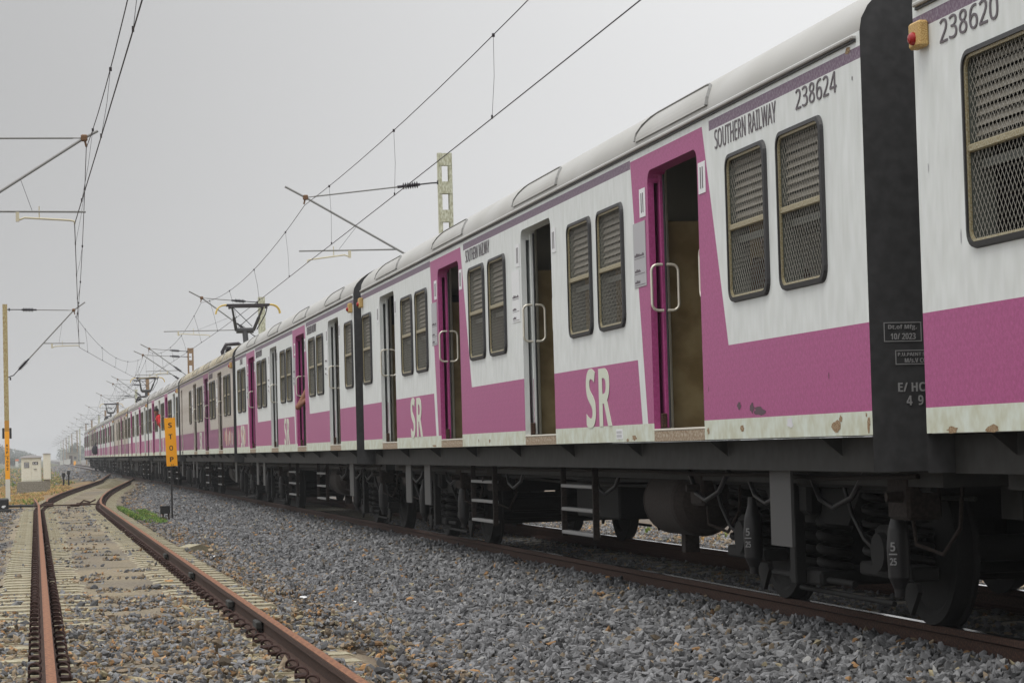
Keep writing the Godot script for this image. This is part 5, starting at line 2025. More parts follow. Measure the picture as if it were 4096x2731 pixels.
	part("plinth", mb.mesh(), mats["concrete_grey"], c)
	# the cabinet behind it
	var c2 := thing("battery_cabinet", "plain cream cabinet without lettering standing just behind the L6 cabinet", "cabinet", Vector3(0.56, land(0.56, 118.0), -118.0))
	mb = MB.new()
	mb.box(Vector3(-0.18, 0.6, -0.25), Vector3(0.18, 1.86, 0.25), 0.01)
	part("case", mb.mesh(), mats["cabinet_paint"], c2)
	mb = MB.new()
	mb.slab(pv([[-0.21, 1.86], [0.22, 1.86], [0.22, 1.88], [0.0, 1.91], [-0.21, 1.9]]), Vector3(0, 0, 0.28), Vector3.RIGHT, Vector3.UP, Vector3.BACK, 0.56)
	part("roof", mb.mesh(), mats["cabinet_roof"], c2)
	mb = MB.new()
	mb.box(Vector3(-0.15, -0.1, -0.2), Vector3(0.15, 0.6, 0.2), 0.01)
	part("plinth", mb.mesh(), mats["concrete_grey"], c2)
	# stub signals on the verge
	var k := 0
	for q in [[1.55, 134.0, 0.75], [1.86, 136.0, 0.82]]:
		var g := MB.new()
		g.box(Vector3(-0.05, -0.1, -0.05), Vector3(0.05, q[2], 0.05), 0.01)
		g.box(Vector3(-0.09, q[2] - 0.2, -0.08), Vector3(0.09, q[2] + 0.04, 0.08), 0.015)
		single("marker_post", g.mesh(), mats["machine_black"], ["short dark marker post on the gravel verge, lower of two", "short dark marker post on the gravel verge, taller of two"][k], "marker post", Vector3(q[0], land(q[0], q[1]), -q[1]), "marker posts on the verge")
		k += 1
	# concrete lump, litter, a rubber ring
	var cb := MB.new()
	cb.slab(pv([[-0.36, 0.0], [0.3, 0.0], [0.34, 0.06], [0.1, 0.14], [-0.1, 0.2], [-0.34, 0.16]]), Vector3(0, 0, 0.14), Vector3.RIGHT, Vector3.UP, Vector3.BACK, 0.28)
	single("concrete_lump", cb.mesh(), mats["concrete"], "broken lump of pale concrete lying between the siding and the ballast bank", "concrete lump", Vector3(2.62, land(2.62, 38.5) - 0.02, -38.5), "", "", Basis(Vector3.UP, 0.7))
	var lab := ["crumpled white wrapper beside the broken concrete lump", "white plastic cup lying on the ballast", "scrap of white paper above the rubber ring on the ballast", "torn white packet lying beside the rubber ring", "white scrap on the bank up the line from the cabinets", "white scrap on the gravel up the line, next to its neighbour", "flat white scrap on the verge up the line"]
	k = 0
	for q in [[2.75, 36.5, 0.1], [2.83, 25.3, 0.075], [3.2, 23.8, 0.05], [2.83, 20.4, 0.085], [2.4, 205.0, 0.22], [3.1, 212.0, 0.2], [2.3, 185.0, 0.25]]:
		var g := MB.new()
		var ring := []
		for i in 9:
			var a := TAU * i / 9.0
			ring.append(Vector3(cos(a) * q[2] * (0.8 + 0.3 * r_small(k * 17 + i)), 0.02 + q[2] * 0.35 * absf(r_small(k * 13 + i * 3)), sin(a) * q[2] * (0.8 + 0.3 * r_small(k * 19 + i))))
		for i in 9:
			g.tri(Vector3(0, q[2] * 0.6, 0), ring[i], ring[(i + 1) % 9], Vector3.UP)
			g.tri(Vector3(0, -0.01, 0), ring[i], ring[(i + 1) % 9], Vector3.DOWN)
		single("litter", g.mesh(), mats["white_litter"], lab[k], "litter", Vector3(q[0], land(q[0], q[1]) + 0.035, -q[1]), "white litter on the stones")
		k += 1
	var rg := MB.new()
	rg.lathe([Vector2(0.045, -0.03), Vector2(0.062, -0.03), Vector2(0.066, 0.0), Vector2(0.062, 0.03), Vector2(0.045, 0.03), Vector2(0.043, -0.03)], Vector3.ZERO, Vector3(0.25, 0.35, 1).normalized(), 20)
	rg.lathe([Vector2(0.0, -0.02), Vector2(0.045, -0.02)], Vector3.ZERO, Vector3(0.25, 0.35, 1).normalized(), 20)
	single("rubber_ring", rg.mesh(), mats["rubber"], "black rubber ring standing on edge among the ballast stones", "ring", Vector3(2.72, land(2.72, 20.8) + 0.075, -20.8))
	# far buildings and boxes along the line
	var hut := thing("relay_hut", "grey flat-roofed hut beside the line far up the row of masts", "hut", Vector3(8.0, land(8.0, 520.0), -520.0))
	mb = MB.new()
	mb.box(Vector3(-1.15, 0.0, -1.5), Vector3(1.15, 2.45, 1.5))
	part("wall", mb.mesh(), mats["hut_wall"], hut)
	mb = MB.new()
	mb.box(Vector3(-1.3, 2.45, -1.65), Vector3(1.3, 2.6, 1.65))
	part("roof", mb.mesh(), mats["concrete_grey"], hut)
	mb = MB.new()
	mb.box(Vector3(-0.7, 0.0, 1.5), Vector3(0.0, 1.9, 1.55))
	part("door", mb.mesh(), mats["rust_dark"], hut)
	mb = MB.new()
	mb.box(Vector3(0.35, 1.1, 1.5), Vector3(0.85, 1.7, 1.55))
	part("window", mb.mesh(), mats["plate_black"], hut)
	k = 0
	var lab2 := ["small white trackside box far up the line, beside the hut", "white trackside box with flat lid far up the line", "pale trackside box at the foot of the far masts"]
	for q in [[6.3, 505.0, 0.62], [7.1, 512.0, 0.72], [5.2, 480.0, 0.45]]:
		var g := MB.new()
		g.box(Vector3(-0.34, -0.1, -0.3), Vector3(0.34, q[2] * 1.5, 0.3), 0.03)
		g.box(Vector3(-0.4, q[2] * 1.5, -0.36), Vector3(0.4, q[2] * 1.5 + 0.09, 0.36), 0.02)
		single("trackside_box", g.mesh(), mats["pole_white"], lab2[k], "box", Vector3(q[0], land(q[0], q[1]), -q[1]), "trackside boxes far up the line")
		k += 1
	var yd := MB.new()
	yd.lathe([Vector2(0.0, 0.8), Vector2(0.2, 0.77), Vector2(0.23, 0.4), Vector2(0.23, 0.0), Vector2(0.0, 0.0)], Vector3.ZERO, Vector3.UP, 10)
	single("yellow_drum", yd.mesh(), mats["pole_yellow"], "small yellow drum at the foot of the far masts", "drum", Vector3(7.2, land(7.2, 440.0), -440.0))
	var og := thing("kiosk", "little white kiosk with an orange roof far across the field", "kiosk", Vector3(-4.6, land(-4.6, 600.0), -600.0))
	mb = MB.new()
	mb.box(Vector3(-0.4, 0.0, -0.4), Vector3(0.4, 1.5, 0.4))
	part("wall", mb.mesh(), mats["pole_white"], og)
	mb = MB.new()
	mb.box(Vector3(-0.45, 1.5, -0.45), Vector3(0.45, 1.95, 0.45), 0.06)
	part("roof", mb.mesh(), mats["orange_cloth"], og)


# ------------------------------------------------------------------ plants
func tuft_mesh(sd: int) -> ArrayMesh:
	var r := RandomNumberGenerator.new()
	r.seed = sd
	var mb := MB.new()
	for i in 12:
		var a := r.randf() * TAU
		var lean := r.randf_range(0.1, 0.8)
		var h := r.randf_range(0.6, 1.0)
		var d := Vector3(cos(a), 0, sin(a))
		var w := d.cross(Vector3.UP) * 0.035
		var o := d * r.randf_range(0.0, 0.12)
		var m := o + d * lean * h * 0.35 + Vector3.UP * h * 0.6
		var t := o + d * lean * h + Vector3.UP * h * (1.0 - 0.3 * lean)
		mb.quad(o - w, o + w, m + w * 0.8, m - w * 0.8, d + Vector3.UP)
		mb.tri(m - w * 0.8, m + w * 0.8, t, d + Vector3.UP)
	return mb.mesh()


func scatter(called: String, parent: Node, mesh: Mesh, m: Material, xf: Array, cl: Array) -> void:
	var mm := MultiMesh.new()
	mm.transform_format = MultiMesh.TRANSFORM_3D
	mm.use_colors = true
	mm.mesh = mesh
	mm.instance_count = xf.size()
	for i in xf.size():
		mm.set_instance_transform(i, xf[i])
		mm.set_instance_color(i, cl[i])
	var o := MultiMeshInstance3D.new()
	o.name = called
	o.multimesh = mm
	o.material_override = m
	o.set_meta("kind", "stuff")
	parent.add_child(o, true)


func build_plants() -> void:
	var r := RandomNumberGenerator.new()
	r.seed = 404
	var pn := FastNoiseLite.new()
	pn.seed = 12
	pn.frequency = 0.35
	pn.fractal_octaves = 3
	var root := thing("grass", "", "", Vector3.ZERO, "", "stuff")
	var dryc := [Color(0.58, 0.36, 0.13), Color(0.48, 0.32, 0.13), Color(0.6, 0.44, 0.2), Color(0.36, 0.24, 0.1)]
	var grnc := [Color(0.13, 0.24, 0.04), Color(0.22, 0.32, 0.05), Color(0.08, 0.15, 0.03)]
	for v in 3:
		var xf := []
		var cl := []
		# [x0, x1, z0, z1, count, size, green share, threshold]
		for q in [[-4.0, 0.3, 78.0, 112.0, 3600, 0.12, 0.14, -0.3], [-2.5, 1.8, 104.0, 142.0, 3600, 0.14, 0.14, -0.3], [-5.5, 2.4, 142.0, 230.0, 4200, 0.17, 0.5, -0.2], [-0.95, -0.1, 78.0, 92.0, 420, 0.15, 0.92, 0.05], [0.4, 1.4, 128.0, 142.0, 260, 0.22, 0.9, 0.1],
				[-22.0, 2.5, 230.0, 460.0, 3600, 0.3, 0.55, -0.1], [2.3, 3.1, 56.0, 69.0, 2400, 0.13, 0.97, -0.35], [-3.0, -0.9, 40.0, 78.0, 260, 0.08, 0.5, 0.1], [2.1, 2.6, 30.0, 52.0, 60, 0.05, 0.6, 0.2], [9.5, 16.0, 20.0, 90.0, 700, 0.16, 0.3, 0.0], [-22.0, -2.8, 16.0, 150.0, 5200, 0.16, 0.4, -0.15]]:
			for i in int(q[4] / 3.0):
				var x := r.randf_range(q[0], q[1])
				var zf := r.randf_range(q[2], q[3])
				var n := pn.get_noise_2d(x * 1.6, zf * 0.5)
				if n < q[7]:
					continue
				var sc := sid_centre(clampf(zf, 0.0, 170.0))
				if absf(x - sc) < 1.36:
					continue
				if absf(x + 0.2) < 0.75 and absf(zf - 114.0) < 0.8:
					continue
				var s: float = q[5] * r.randf_range(0.5, 1.3)
				xf.append(Transform3D(Basis(Vector3.UP, r.randf() * TAU) * Basis.from_scale(Vector3(s * 1.2, s, s * 1.2)), Vector3(x, land(x, zf) - 0.01, -zf)))
				var g: bool = r.randf() < q[6]
				var c: Color = grnc[r.randi() % 3] if g else dryc[r.randi() % 4]
				cl.append(c * r.randf_range(0.75, 1.15))
		scatter("tufts", root, tuft_mesh(60 + v), mats["grass"], xf, cl)
	# wood on the horizon
	var leaf := MB.new()
	for i in 8:
		var a := Vector3(r.randfn(), r.randfn(), r.randfn()).normalized()
		var b := a.cross(Vector3(r.randfn(), r.randfn(), r.randfn())).normalized()
		var o := Vector3(r.randfn(), r.randfn(), r.randfn()) * 0.45
		leaf.tri(o + a * 0.6, o + b * 0.45, o - a * 0.5 - b * 0.35, Vector3.UP)
	var lm := leaf.mesh()
	var wood := thing("far_woods", "", "", Vector3.ZERO, "", "stuff")
	var xf := []
	var cl := []
	for i in 620:
		var zf := r.randf_range(950.0, 1700.0)
		var x := r.randf_range(-330.0, 420.0)
		if i < 150:
			x = r.randf_range(-60.0, 60.0)
		if absf(x - TRACK) < 9.0:
			continue
		var h := r.randf_range(3.5, 7.5) * (1.25 if r.randf() < 0.12 else 1.0)
		var gy := land(x, zf)
		for k in 30:
			var d := Vector3(r.randfn() * 0.42, r.randf(), r.randfn() * 0.42)
			var rad := sin(clampf(d.y, 0.08, 0.95) * PI) * 0.6 + 0.25
			xf.append(Transform3D(Basis(Vector3(r.randfn(), r.randfn(), r.randfn()).normalized(), r.randf() * TAU) * Basis.from_scale(Vector3.ONE * h * 0.16), Vector3(x + d.x * h * rad, gy + h * (0.12 + 0.85 * d.y), -zf + d.z * h * rad)))
			cl.append(Color(0.05, 0.07, 0.035) * r.randf_range(0.6, 1.3))
	scatter("leaves", wood, lm, mats["leaf_far"], xf, cl)
	# single trees and bushes nearer by
	var lab := ["round dark bush in the hazy field behind the L6 cabinet", "low broad bush in the hazy field by the kiosk", "tree rising behind the row of far masts", "hazy tree beside the hut up the line", "hazy tree standing in the field beyond the kiosk"]
	var k := 0
	for q in [[-1.5, 640.0, 2.9, 2.6], [-6.5, 700.0, 2.4, 2.8], [12.5, 800.0, 6.0, 2.4], [14.5, 640.0, 5.0, 2.2], [-10.0, 820.0, 4.6, 2.2]]:
		var t := thing("tree", lab[k], "tree", Vector3(q[0], land(q[0], q[1]), -q[1]), "trees in the haze")
		var tr := MB.new()
		tr.tube([Vector3(0, -0.2, 0), Vector3(0.1, q[2] * 0.35, 0), Vector3(0.0, q[2] * 0.7, 0)], 0.22, 6, false, 0.08)
		for a in 4:
			var g := TAU * a / 4.0 + k
			tr.tube([Vector3(0.06, q[2] * 0.3, 0), Vector3(cos(g) * q[3] * 0.4, q[2] * 0.6, sin(g) * q[3] * 0.4)], 0.09, 5, false, 0.03)
		part("trunk", tr.mesh(), mats["bark"], t)
		var cx := []
		var cc := []
		for i in 220:
			var d := Vector3(r.randfn(), r.randfn(), r.randfn()).normalized() * pow(r.randf(), 0.45)
			cx.append(Transform3D(Basis(Vector3(r.randfn(), r.randfn(), r.randfn()).normalized(), r.randf() * TAU) * Basis.from_scale(Vector3.ONE * r.randf_range(0.25, 0.5)), Vector3(d.x * q[3] * 0.62 * (1.0 + 0.3 * r_small(k * 9 + int(d.y * 3.0))), q[2] * 0.6 + d.y * q[2] * 0.42, d.z * q[3] * 0.6)))
			cc.append(Color(0.05, 0.075, 0.03) * r.randf_range(0.6, 1.4))
		scatter("crown", t, lm, mats["leaf_far"], cx, cc)
		k += 1


# ------------------------------------------------------------------ people
# caps: [a, b, radius a, radius b]; meshes the smooth union of the tapered capsules
func nets(caps: Array, cell: float, soft: float) -> ArrayMesh:
	var lo := Vector3.ONE * 1e9
	var hi := -lo
	for q in caps:
		var m: float = maxf(q[2], q[3]) + cell * 2.0
		for e in [q[0], q[1]]:
			lo = lo.min(e - Vector3.ONE * m)
			hi = hi.max(e + Vector3.ONE * m)
	var nx := int((hi.x - lo.x) / cell) + 2
	var ny := int((hi.y - lo.y) / cell) + 2
	var nz := int((hi.z - lo.z) / cell) + 2
	var f := PackedFloat32Array()
	f.resize(nx * ny * nz)
	f.fill(1.0)
	for q in caps:
		var a: Vector3 = q[0]
		var b: Vector3 = q[1]
		var ra: float = q[2]
		var rb: float = q[3]
		var reach := maxf(ra, rb) + soft * 3.0 + cell * 2.0
		var l0 := ((a.min(b) - Vector3.ONE * reach) - lo) / cell
		var l1 := ((a.max(b) + Vector3.ONE * reach) - lo) / cell
		var ab := b - a
		var ll := maxf(ab.length_squared(), 1e-9)
		for x in range(maxi(int(l0.x), 0), mini(int(l1.x) + 1, nx)):
			for y in range(maxi(int(l0.y), 0), mini(int(l1.y) + 1, ny)):
				for z in range(maxi(int(l0.z), 0), mini(int(l1.z) + 1, nz)):
					var p := lo + Vector3(x, y, z) * cell
					var t := clampf((p - a).dot(ab) / ll, 0.0, 1.0)
					var d := p.distance_to(a + ab * t) - lerpf(ra, rb, t)
					var ix := (x * ny + y) * nz + z
					var e := f[ix]
					var h := maxf(soft - absf(e - d), 0.0) / soft
					f[ix] = minf(e, d) - h * h * soft * 0.25
	var vid := {}
	var vs := PackedVector3Array()
	var mb := MB.new()
	var corner := [Vector3i(0, 0, 0), Vector3i(1, 0, 0), Vector3i(0, 1, 0), Vector3i(1, 1, 0), Vector3i(0, 0, 1), Vector3i(1, 0, 1), Vector3i(0, 1, 1), Vector3i(1, 1, 1)]
	var edges := [[0, 1], [0, 2], [0, 4], [1, 3], [1, 5], [2, 3], [2, 6], [3, 7], [4, 5], [4, 6], [5, 7], [6, 7]]
	for x in nx - 1:
		for y in ny - 1:
			for z in nz - 1:
				var i0 := (x * ny + y) * nz + z
				var s0 := f[i0] < 0.0
				if f[i0] > cell * 2.5 or f[i0] < -cell * 2.5:
					continue
				var vals := []
				var mixed := false
				for c in corner:
					var w := f[((x + c.x) * ny + y + c.y) * nz + z + c.z]
					vals.append(w)
					if (w < 0.0) != s0:
						mixed = true
				if not mixed:
					continue
				var sum := Vector3.ZERO
				var n := 0
				for e in edges:
					var a: float = vals[e[0]]
					var b: float = vals[e[1]]
					if (a < 0.0) != (b < 0.0):
						sum += Vector3(corner[e[0]]).lerp(Vector3(corner[e[1]]), a / (a - b))
						n += 1
				vid[Vector3i(x, y, z)] = vs.size()
				vs.append(lo + (Vector3(x, y, z) + sum / n) * cell)
	var norm := func(p: Vector3) -> Vector3:
		var best := 1e9
		var g := Vector3.UP
		var acc := Vector3.ZERO
		for q in caps:
			var ab: Vector3 = q[1] - q[0]
			var t := clampf((p - q[0]).dot(ab) / maxf(ab.length_squared(), 1e-9), 0.0, 1.0)
			var v: Vector3 = p - (q[0] + ab * t)
			var d := v.length() - lerpf(q[2], q[3], t)
			acc += v.normalized() * exp(-d / 0.012)
			if d < best:
				best = d
				g = v
		return acc.normalized() if acc.length_squared() > 1e-12 else g.normalized()
	var ns := PackedVector3Array()
	for p in vs:
		ns.append(norm.call(p))
	var ax := [Vector3i(1, 0, 0), Vector3i(0, 1, 0), Vector3i(0, 0, 1)]
	for key in vid:
		for k in 3:
			var u: Vector3i = ax[(k + 1) % 3]
			var w: Vector3i = ax[(k + 2) % 3]
			var c0: Vector3i = key
			var p0 := f[(c0.x * ny + c0.y) * nz + c0.z]
			var c1: Vector3i = c0 + ax[k]
			var p1 := f[(c1.x * ny + c1.y) * nz + c1.z]
			if (p0 < 0.0) == (p1 < 0.0):
				continue
			var ids := [key, key - u, key - u - w, key - w]
			var ok := true
			for q in ids:
				if not vid.has(q):
					ok = false
			if not ok:
				continue
			var a: int = vid[ids[0]]
			var b: int = vid[ids[1]]
			var c: int = vid[ids[2]]
			var d: int = vid[ids[3]]
			mb.tri_s(vs[a], vs[b], vs[c], ns[a], ns[b], ns[c])
			mb.tri_s(vs[a], vs[c], vs[d], ns[a], ns[c], ns[d])
	return mb.mesh()


func hand_caps(wrist: Vector3, dir: Vector3, side: Vector3, curl: Vector3) -> Array:
	# a hand closed on a bar: palm and five bent fingers
	var out := []
	var palm := wrist + dir * 0.085
	out.append([wrist, palm, 0.026, 0.034])
	for i in 4:
		var root := palm + side * (0.027 - 0.018 * i) + dir * 0.005
		var l: float = [0.038, 0.044, 0.041, 0.032][i]
		var k1 := root + dir * l
		var k2 := k1 + (dir * 0.25 + curl).normalized() * l * 0.8
		var k3 := k2 + (curl - dir * 0.7).normalized() * l * 0.6
		out.append([root, k1, 0.0095, 0.009])
		out.append([k1, k2, 0.009, 0.0085])
		out.append([k2, k3, 0.0085, 0.0075])
	var tr := wrist + dir * 0.03 + side * 0.03
	out.append([tr, tr + side * 0.025 + dir * 0.03, 0.012, 0.011])
	out.append([tr + side * 0.025 + dir * 0.03, tr + side * 0.02 + dir * 0.055 + curl * 0.02, 0.011, 0.009])
	return out


func head_caps(c: Vector3, face: Vector3) -> Array:
	var up := Vector3.UP
	var side := face.cross(up).normalized()
	return [[c + up * 0.03, c + up * 0.035 - face * 0.02, 0.088, 0.09], [c - up * 0.02 + face * 0.02, c - up * 0.075 + face * 0.03, 0.07, 0.045],
		[c + face * 0.09 + up * 0.02, c + face * 0.115 - up * 0.02, 0.012, 0.017], [c + face * 0.085 - up * 0.06, c + face * 0.09 - up * 0.06, 0.014, 0.014], [c + face * 0.078 + up * 0.045 - side * 0.035, c + face * 0.078 + up * 0.045 + side * 0.035, 0.016, 0.016],
		[c + side * 0.088 + up * 0.02, c + side * 0.095 - up * 0.02, 0.016, 0.012], [c - side * 0.088 + up * 0.02, c - side * 0.095 - up * 0.02, 0.016, 0.012]]


func hair_caps(c: Vector3, face: Vector3) -> Array:
	var up := Vector3.UP
	return [[c + up * 0.055 - face * 0.015, c + up * 0.06 + face * 0.02, 0.096, 0.088], [c + up * 0.02 - face * 0.045, c - up * 0.05 - face * 0.05, 0.085, 0.06]]


func build_people() -> void:
	# 1. a man in the magenta doorway of the second coach behind: elbow outside, hand on the grab bar
	var zf := FIRST + PITCH_M + 6.9
	var x := SIDE + 0.22
	var o := Vector3(x, 1.282, -zf)
	var face := Vector3(-0.6, 0, 0.8).normalized()
	var root := thing("person", "passenger in dark shirt inside the magenta doorway with bent bare elbow outside", "person", o, "passengers at the doors")
	var hd := Vector3(0.12, 1.62, -0.1)
	var elbow := Vector3(-0.30, 0.70, 0.02)
	var caps := [[Vector3(0.15, 0.05, -0.1), Vector3(0.16, 0.48, -0.08), 0.05, 0.06], [Vector3(0.16, 0.48, -0.08), Vector3(0.18, 0.9, -0.1), 0.065, 0.085], [Vector3(0.32, 0.05, -0.2), Vector3(0.3, 0.48, -0.18), 0.05, 0.06], [Vector3(0.3, 0.48, -0.18), Vector3(0.28, 0.9, -0.15), 0.065, 0.085],
		[Vector3(0.15, 0.04, -0.1), Vector3(0.04, 0.03, -0.02), 0.045, 0.035], [Vector3(0.32, 0.04, -0.2), Vector3(0.21, 0.03, -0.1), 0.045, 0.035],
		[Vector3(0.2, 0.92, -0.12), Vector3(0.2, 1.35, -0.12), 0.14, 0.15], [Vector3(0.1, 1.38, -0.05), Vector3(0.3, 1.38, -0.2), 0.085, 0.085], [Vector3(0.18, 1.42, -0.12), hd, 0.055, 0.05],
		[Vector3(0.08, 1.36, -0.02), elbow, 0.055, 0.045], [elbow, Vector3(-0.06, 0.9, 0.1), 0.043, 0.03], [Vector3(0.32, 1.36, -0.22), Vector3(0.42, 1.05, -0.3), 0.055, 0.045], [Vector3(0.42, 1.05, -0.3), Vector3(0.4, 0.8, -0.2), 0.042, 0.03]]
	caps.append_array(head_caps(hd, face))
	caps.append_array(hand_caps(Vector3(-0.06, 0.9, 0.1), Vector3(0.25, 0.9, 0.1).normalized(), Vector3(0, 0, 1), Vector3(0.8, 0.2, -0.2).normalized()))
	caps.append_array(hand_caps(Vector3(0.4, 0.8, -0.2), Vector3(0.0, -0.95, 0.2).normalized(), Vector3(0, 0.2, 0.95), Vector3(-0.8, 0.0, 0.0)))
	part("body", nets(caps, 0.02, 0.03), mats["brown_skin"], root)
	part("shirt", nets([[Vector3(0.2, 0.86, -0.12), Vector3(0.2, 1.35, -0.12), 0.16, 0.165], [Vector3(0.1, 1.38, -0.05), Vector3(0.3, 1.38, -0.2), 0.1, 0.1], [Vector3(0.08, 1.36, -0.02), Vector3(-0.03, 1.17, 0.0), 0.075, 0.07], [Vector3(0.32, 1.36, -0.22), Vector3(0.38, 1.18, -0.26), 0.075, 0.07]], 0.025, 0.04), mats["dark_cloth"], root)
	part("trousers", nets([[Vector3(0.15, 0.1, -0.1), Vector3(0.16, 0.48, -0.08), 0.065, 0.075], [Vector3(0.16, 0.48, -0.08), Vector3(0.18, 0.9, -0.1), 0.08, 0.105], [Vector3(0.32, 0.1, -0.2), Vector3(0.3, 0.48, -0.18), 0.065, 0.075], [Vector3(0.3, 0.48, -0.18), Vector3(0.28, 0.9, -0.15), 0.08, 0.105]], 0.025, 0.03), mats["dark_cloth"], root)
	part("hair", nets(hair_caps(hd, face), 0.016, 0.02), mats["hair"], root)
	var bag := MB.new()
	bag.box(Vector3(-0.12, 0.0, -0.16), Vector3(0.1, 0.26, 0.12), 0.06)
	bag.tube([Vector3(-0.06, 0.24, -0.1), Vector3(-0.02, 0.36, -0.02), Vector3(-0.06, 0.24, 0.08)], 0.012, 5)
	single("bag", bag.mesh(), mats["red_cloth"], "red bag on the sill beside the passenger with the bare elbow", "bag", Vector3(SIDE + 0.17, 1.304, -(FIRST + PITCH_M + 6.62)))
	# 2. a man in red leaning out of the third coach behind
	zf = FIRST + 3 * PITCH_M + 11.55
	o = Vector3(SIDE + 0.2, 1.282, -zf)
	face = Vector3(-0.35, -0.1, 0.93).normalized()
	root = thing("person", "man with dark hair in red shirt leaning out of a doorway behind the STOP board", "person", o, "passengers at the doors")
	hd = Vector3(-0.34, 1.56, 0.05)
	caps = [[Vector3(0.1, 0.06, -0.1), Vector3(0.08, 0.48, -0.05), 0.05, 0.06], [Vector3(0.08, 0.48, -0.05), Vector3(0.02, 0.9, -0.1), 0.065, 0.085], [Vector3(0.2, 0.06, 0.12), Vector3(0.17, 0.48, 0.1), 0.05, 0.06], [Vector3(0.17, 0.48, 0.1), Vector3(0.08, 0.9, 0.05), 0.065, 0.085],
		[Vector3(0.1, 0.04, -0.1), Vector3(0.0, 0.03, 0.0), 0.045, 0.035], [Vector3(0.2, 0.04, 0.12), Vector3(0.1, 0.03, 0.22), 0.045, 0.035],
		[Vector3(0.04, 0.92, -0.02), Vector3(-0.2, 1.3, 0.0), 0.14, 0.15], [Vector3(-0.24, 1.36, -0.14), Vector3(-0.22, 1.36, 0.15), 0.085, 0.085], [Vector3(-0.24, 1.38, 0.0), hd, 0.055, 0.05],
		[Vector3(-0.22, 1.35, 0.16), Vector3(-0.2, 1.1, 0.28), 0.055, 0.045], [Vector3(-0.2, 1.1, 0.28), Vector3(-0.14, 1.1, 0.48), 0.042, 0.03], [Vector3(-0.24, 1.35, -0.16), Vector3(-0.24, 1.08, -0.26), 0.055, 0.045], [Vector3(-0.24, 1.08, -0.26), Vector3(-0.12, 1.0, -0.42), 0.042, 0.03]]
	caps.append_array(head_caps(hd, face))
	caps.append_array(hand_caps(Vector3(-0.14, 1.1, 0.48), Vector3(0.1, 0.1, 0.98).normalized(), Vector3(0, 1, 0), Vector3(0.9, 0, 0.1)))
	caps.append_array(hand_caps(Vector3(-0.12, 1.0, -0.42), Vector3(0.3, -0.1, -0.95).normalized(), Vector3(0, 1, 0), Vector3(0.9, 0, 0.1)))
	part("body", nets(caps, 0.022, 0.03), mats["brown_skin"], root)
	part("shirt", nets([[Vector3(0.05, 0.82, -0.02), Vector3(-0.2, 1.3, 0.0), 0.165, 0.165], [Vector3(-0.24, 1.36, -0.14), Vector3(-0.22, 1.36, 0.15), 0.1, 0.1], [Vector3(-0.22, 1.35, 0.16), Vector3(-0.21, 1.16, 0.25), 0.078, 0.07], [Vector3(-0.24, 1.35, -0.16), Vector3(-0.24, 1.14, -0.24), 0.078, 0.07]], 0.025, 0.04), mats["red_cloth"], root)
	part("trousers", nets([[Vector3(0.1, 0.1, -0.1), Vector3(0.08, 0.48, -0.05), 0.065, 0.075], [Vector3(0.08, 0.48, -0.05), Vector3(0.02, 0.9, -0.1), 0.08, 0.105], [Vector3(0.2, 0.1, 0.12), Vector3(0.17, 0.48, 0.1), 0.065, 0.075], [Vector3(0.17, 0.48, 0.1), Vector3(0.08, 0.9, 0.05), 0.08, 0.105]], 0.025, 0.03), mats["dark_cloth"], root)
	part("hair", nets(hair_caps(hd, face), 0.018, 0.02), mats["hair"], root)
	# 3. a seated passenger behind the mesh of coach 238624's second window
	zf = FIRST + 3.2
	o = Vector3(SIDE + 0.42, 1.285, -zf)
	root = thing("person", "passenger in maroon clothes seated behind the mesh window of coach 238624", "person", o, "passengers seated in the coaches")
	face = Vector3(0, 0, 1)
	hd = Vector3(0.08, 1.28, 0.05)
	caps = [[Vector3(0.0, 0.05, 0.42), Vector3(0.0, 0.46, 0.42), 0.05, 0.06], [Vector3(0.0, 0.48, 0.42), Vector3(0.03, 0.52, 0.02), 0.065, 0.09], [Vector3(0.22, 0.05, 0.42), Vector3(0.22, 0.46, 0.42), 0.05, 0.06], [Vector3(0.22, 0.48, 0.42), Vector3(0.18, 0.52, 0.02), 0.065, 0.09],
		[Vector3(0.1, 0.55, 0.0), Vector3(0.1, 1.0, 0.0), 0.15, 0.15], [Vector3(-0.07, 1.04, 0.0), Vector3(0.26, 1.04, 0.0), 0.08, 0.08], [Vector3(0.1, 1.06, 0.0), hd, 0.05, 0.05],
		[Vector3(-0.09, 1.02, 0.0), Vector3(-0.16, 0.8, 0.12), 0.055, 0.045], [Vector3(-0.16, 0.8, 0.12), Vector3(-0.12, 1.02, 0.24), 0.042, 0.03], [Vector3(0.28, 1.02, 0.0), Vector3(0.32, 0.76, 0.06), 0.055, 0.045], [Vector3(0.32, 0.76, 0.06), Vector3(0.2, 0.66, 0.26), 0.042, 0.03]]
	caps.append_array(head_caps(hd, face))
	caps.append_array(hand_caps(Vector3(-0.12, 1.02, 0.24), Vector3(0.1, 0.9, 0.1).normalized(), Vector3(-1, 0, 0), Vector3(0, 0.1, -0.9)))
	caps.append_array(hand_caps(Vector3(0.2, 0.66, 0.26), Vector3(-0.5, -0.3, 0.7).normalized(), Vector3(0, 0.6, 0.4), Vector3(0, -0.9, 0)))
	part("body", nets(caps, 0.02, 0.03), mats["brown_skin"], root)
	part("shirt", nets([[Vector3(0.1, 0.5, 0.0), Vector3(0.1, 1.0, 0.0), 0.17, 0.165], [Vector3(-0.07, 1.04, 0.0), Vector3(0.26, 1.04, 0.0), 0.095, 0.095], [Vector3(-0.09, 1.02, 0.0), Vector3(-0.15, 0.84, 0.1), 0.075, 0.07], [Vector3(0.28, 1.02, 0.0), Vector3(0.31, 0.84, 0.05), 0.075, 0.07]], 0.025, 0.04), mats["maroon_cloth"], root)
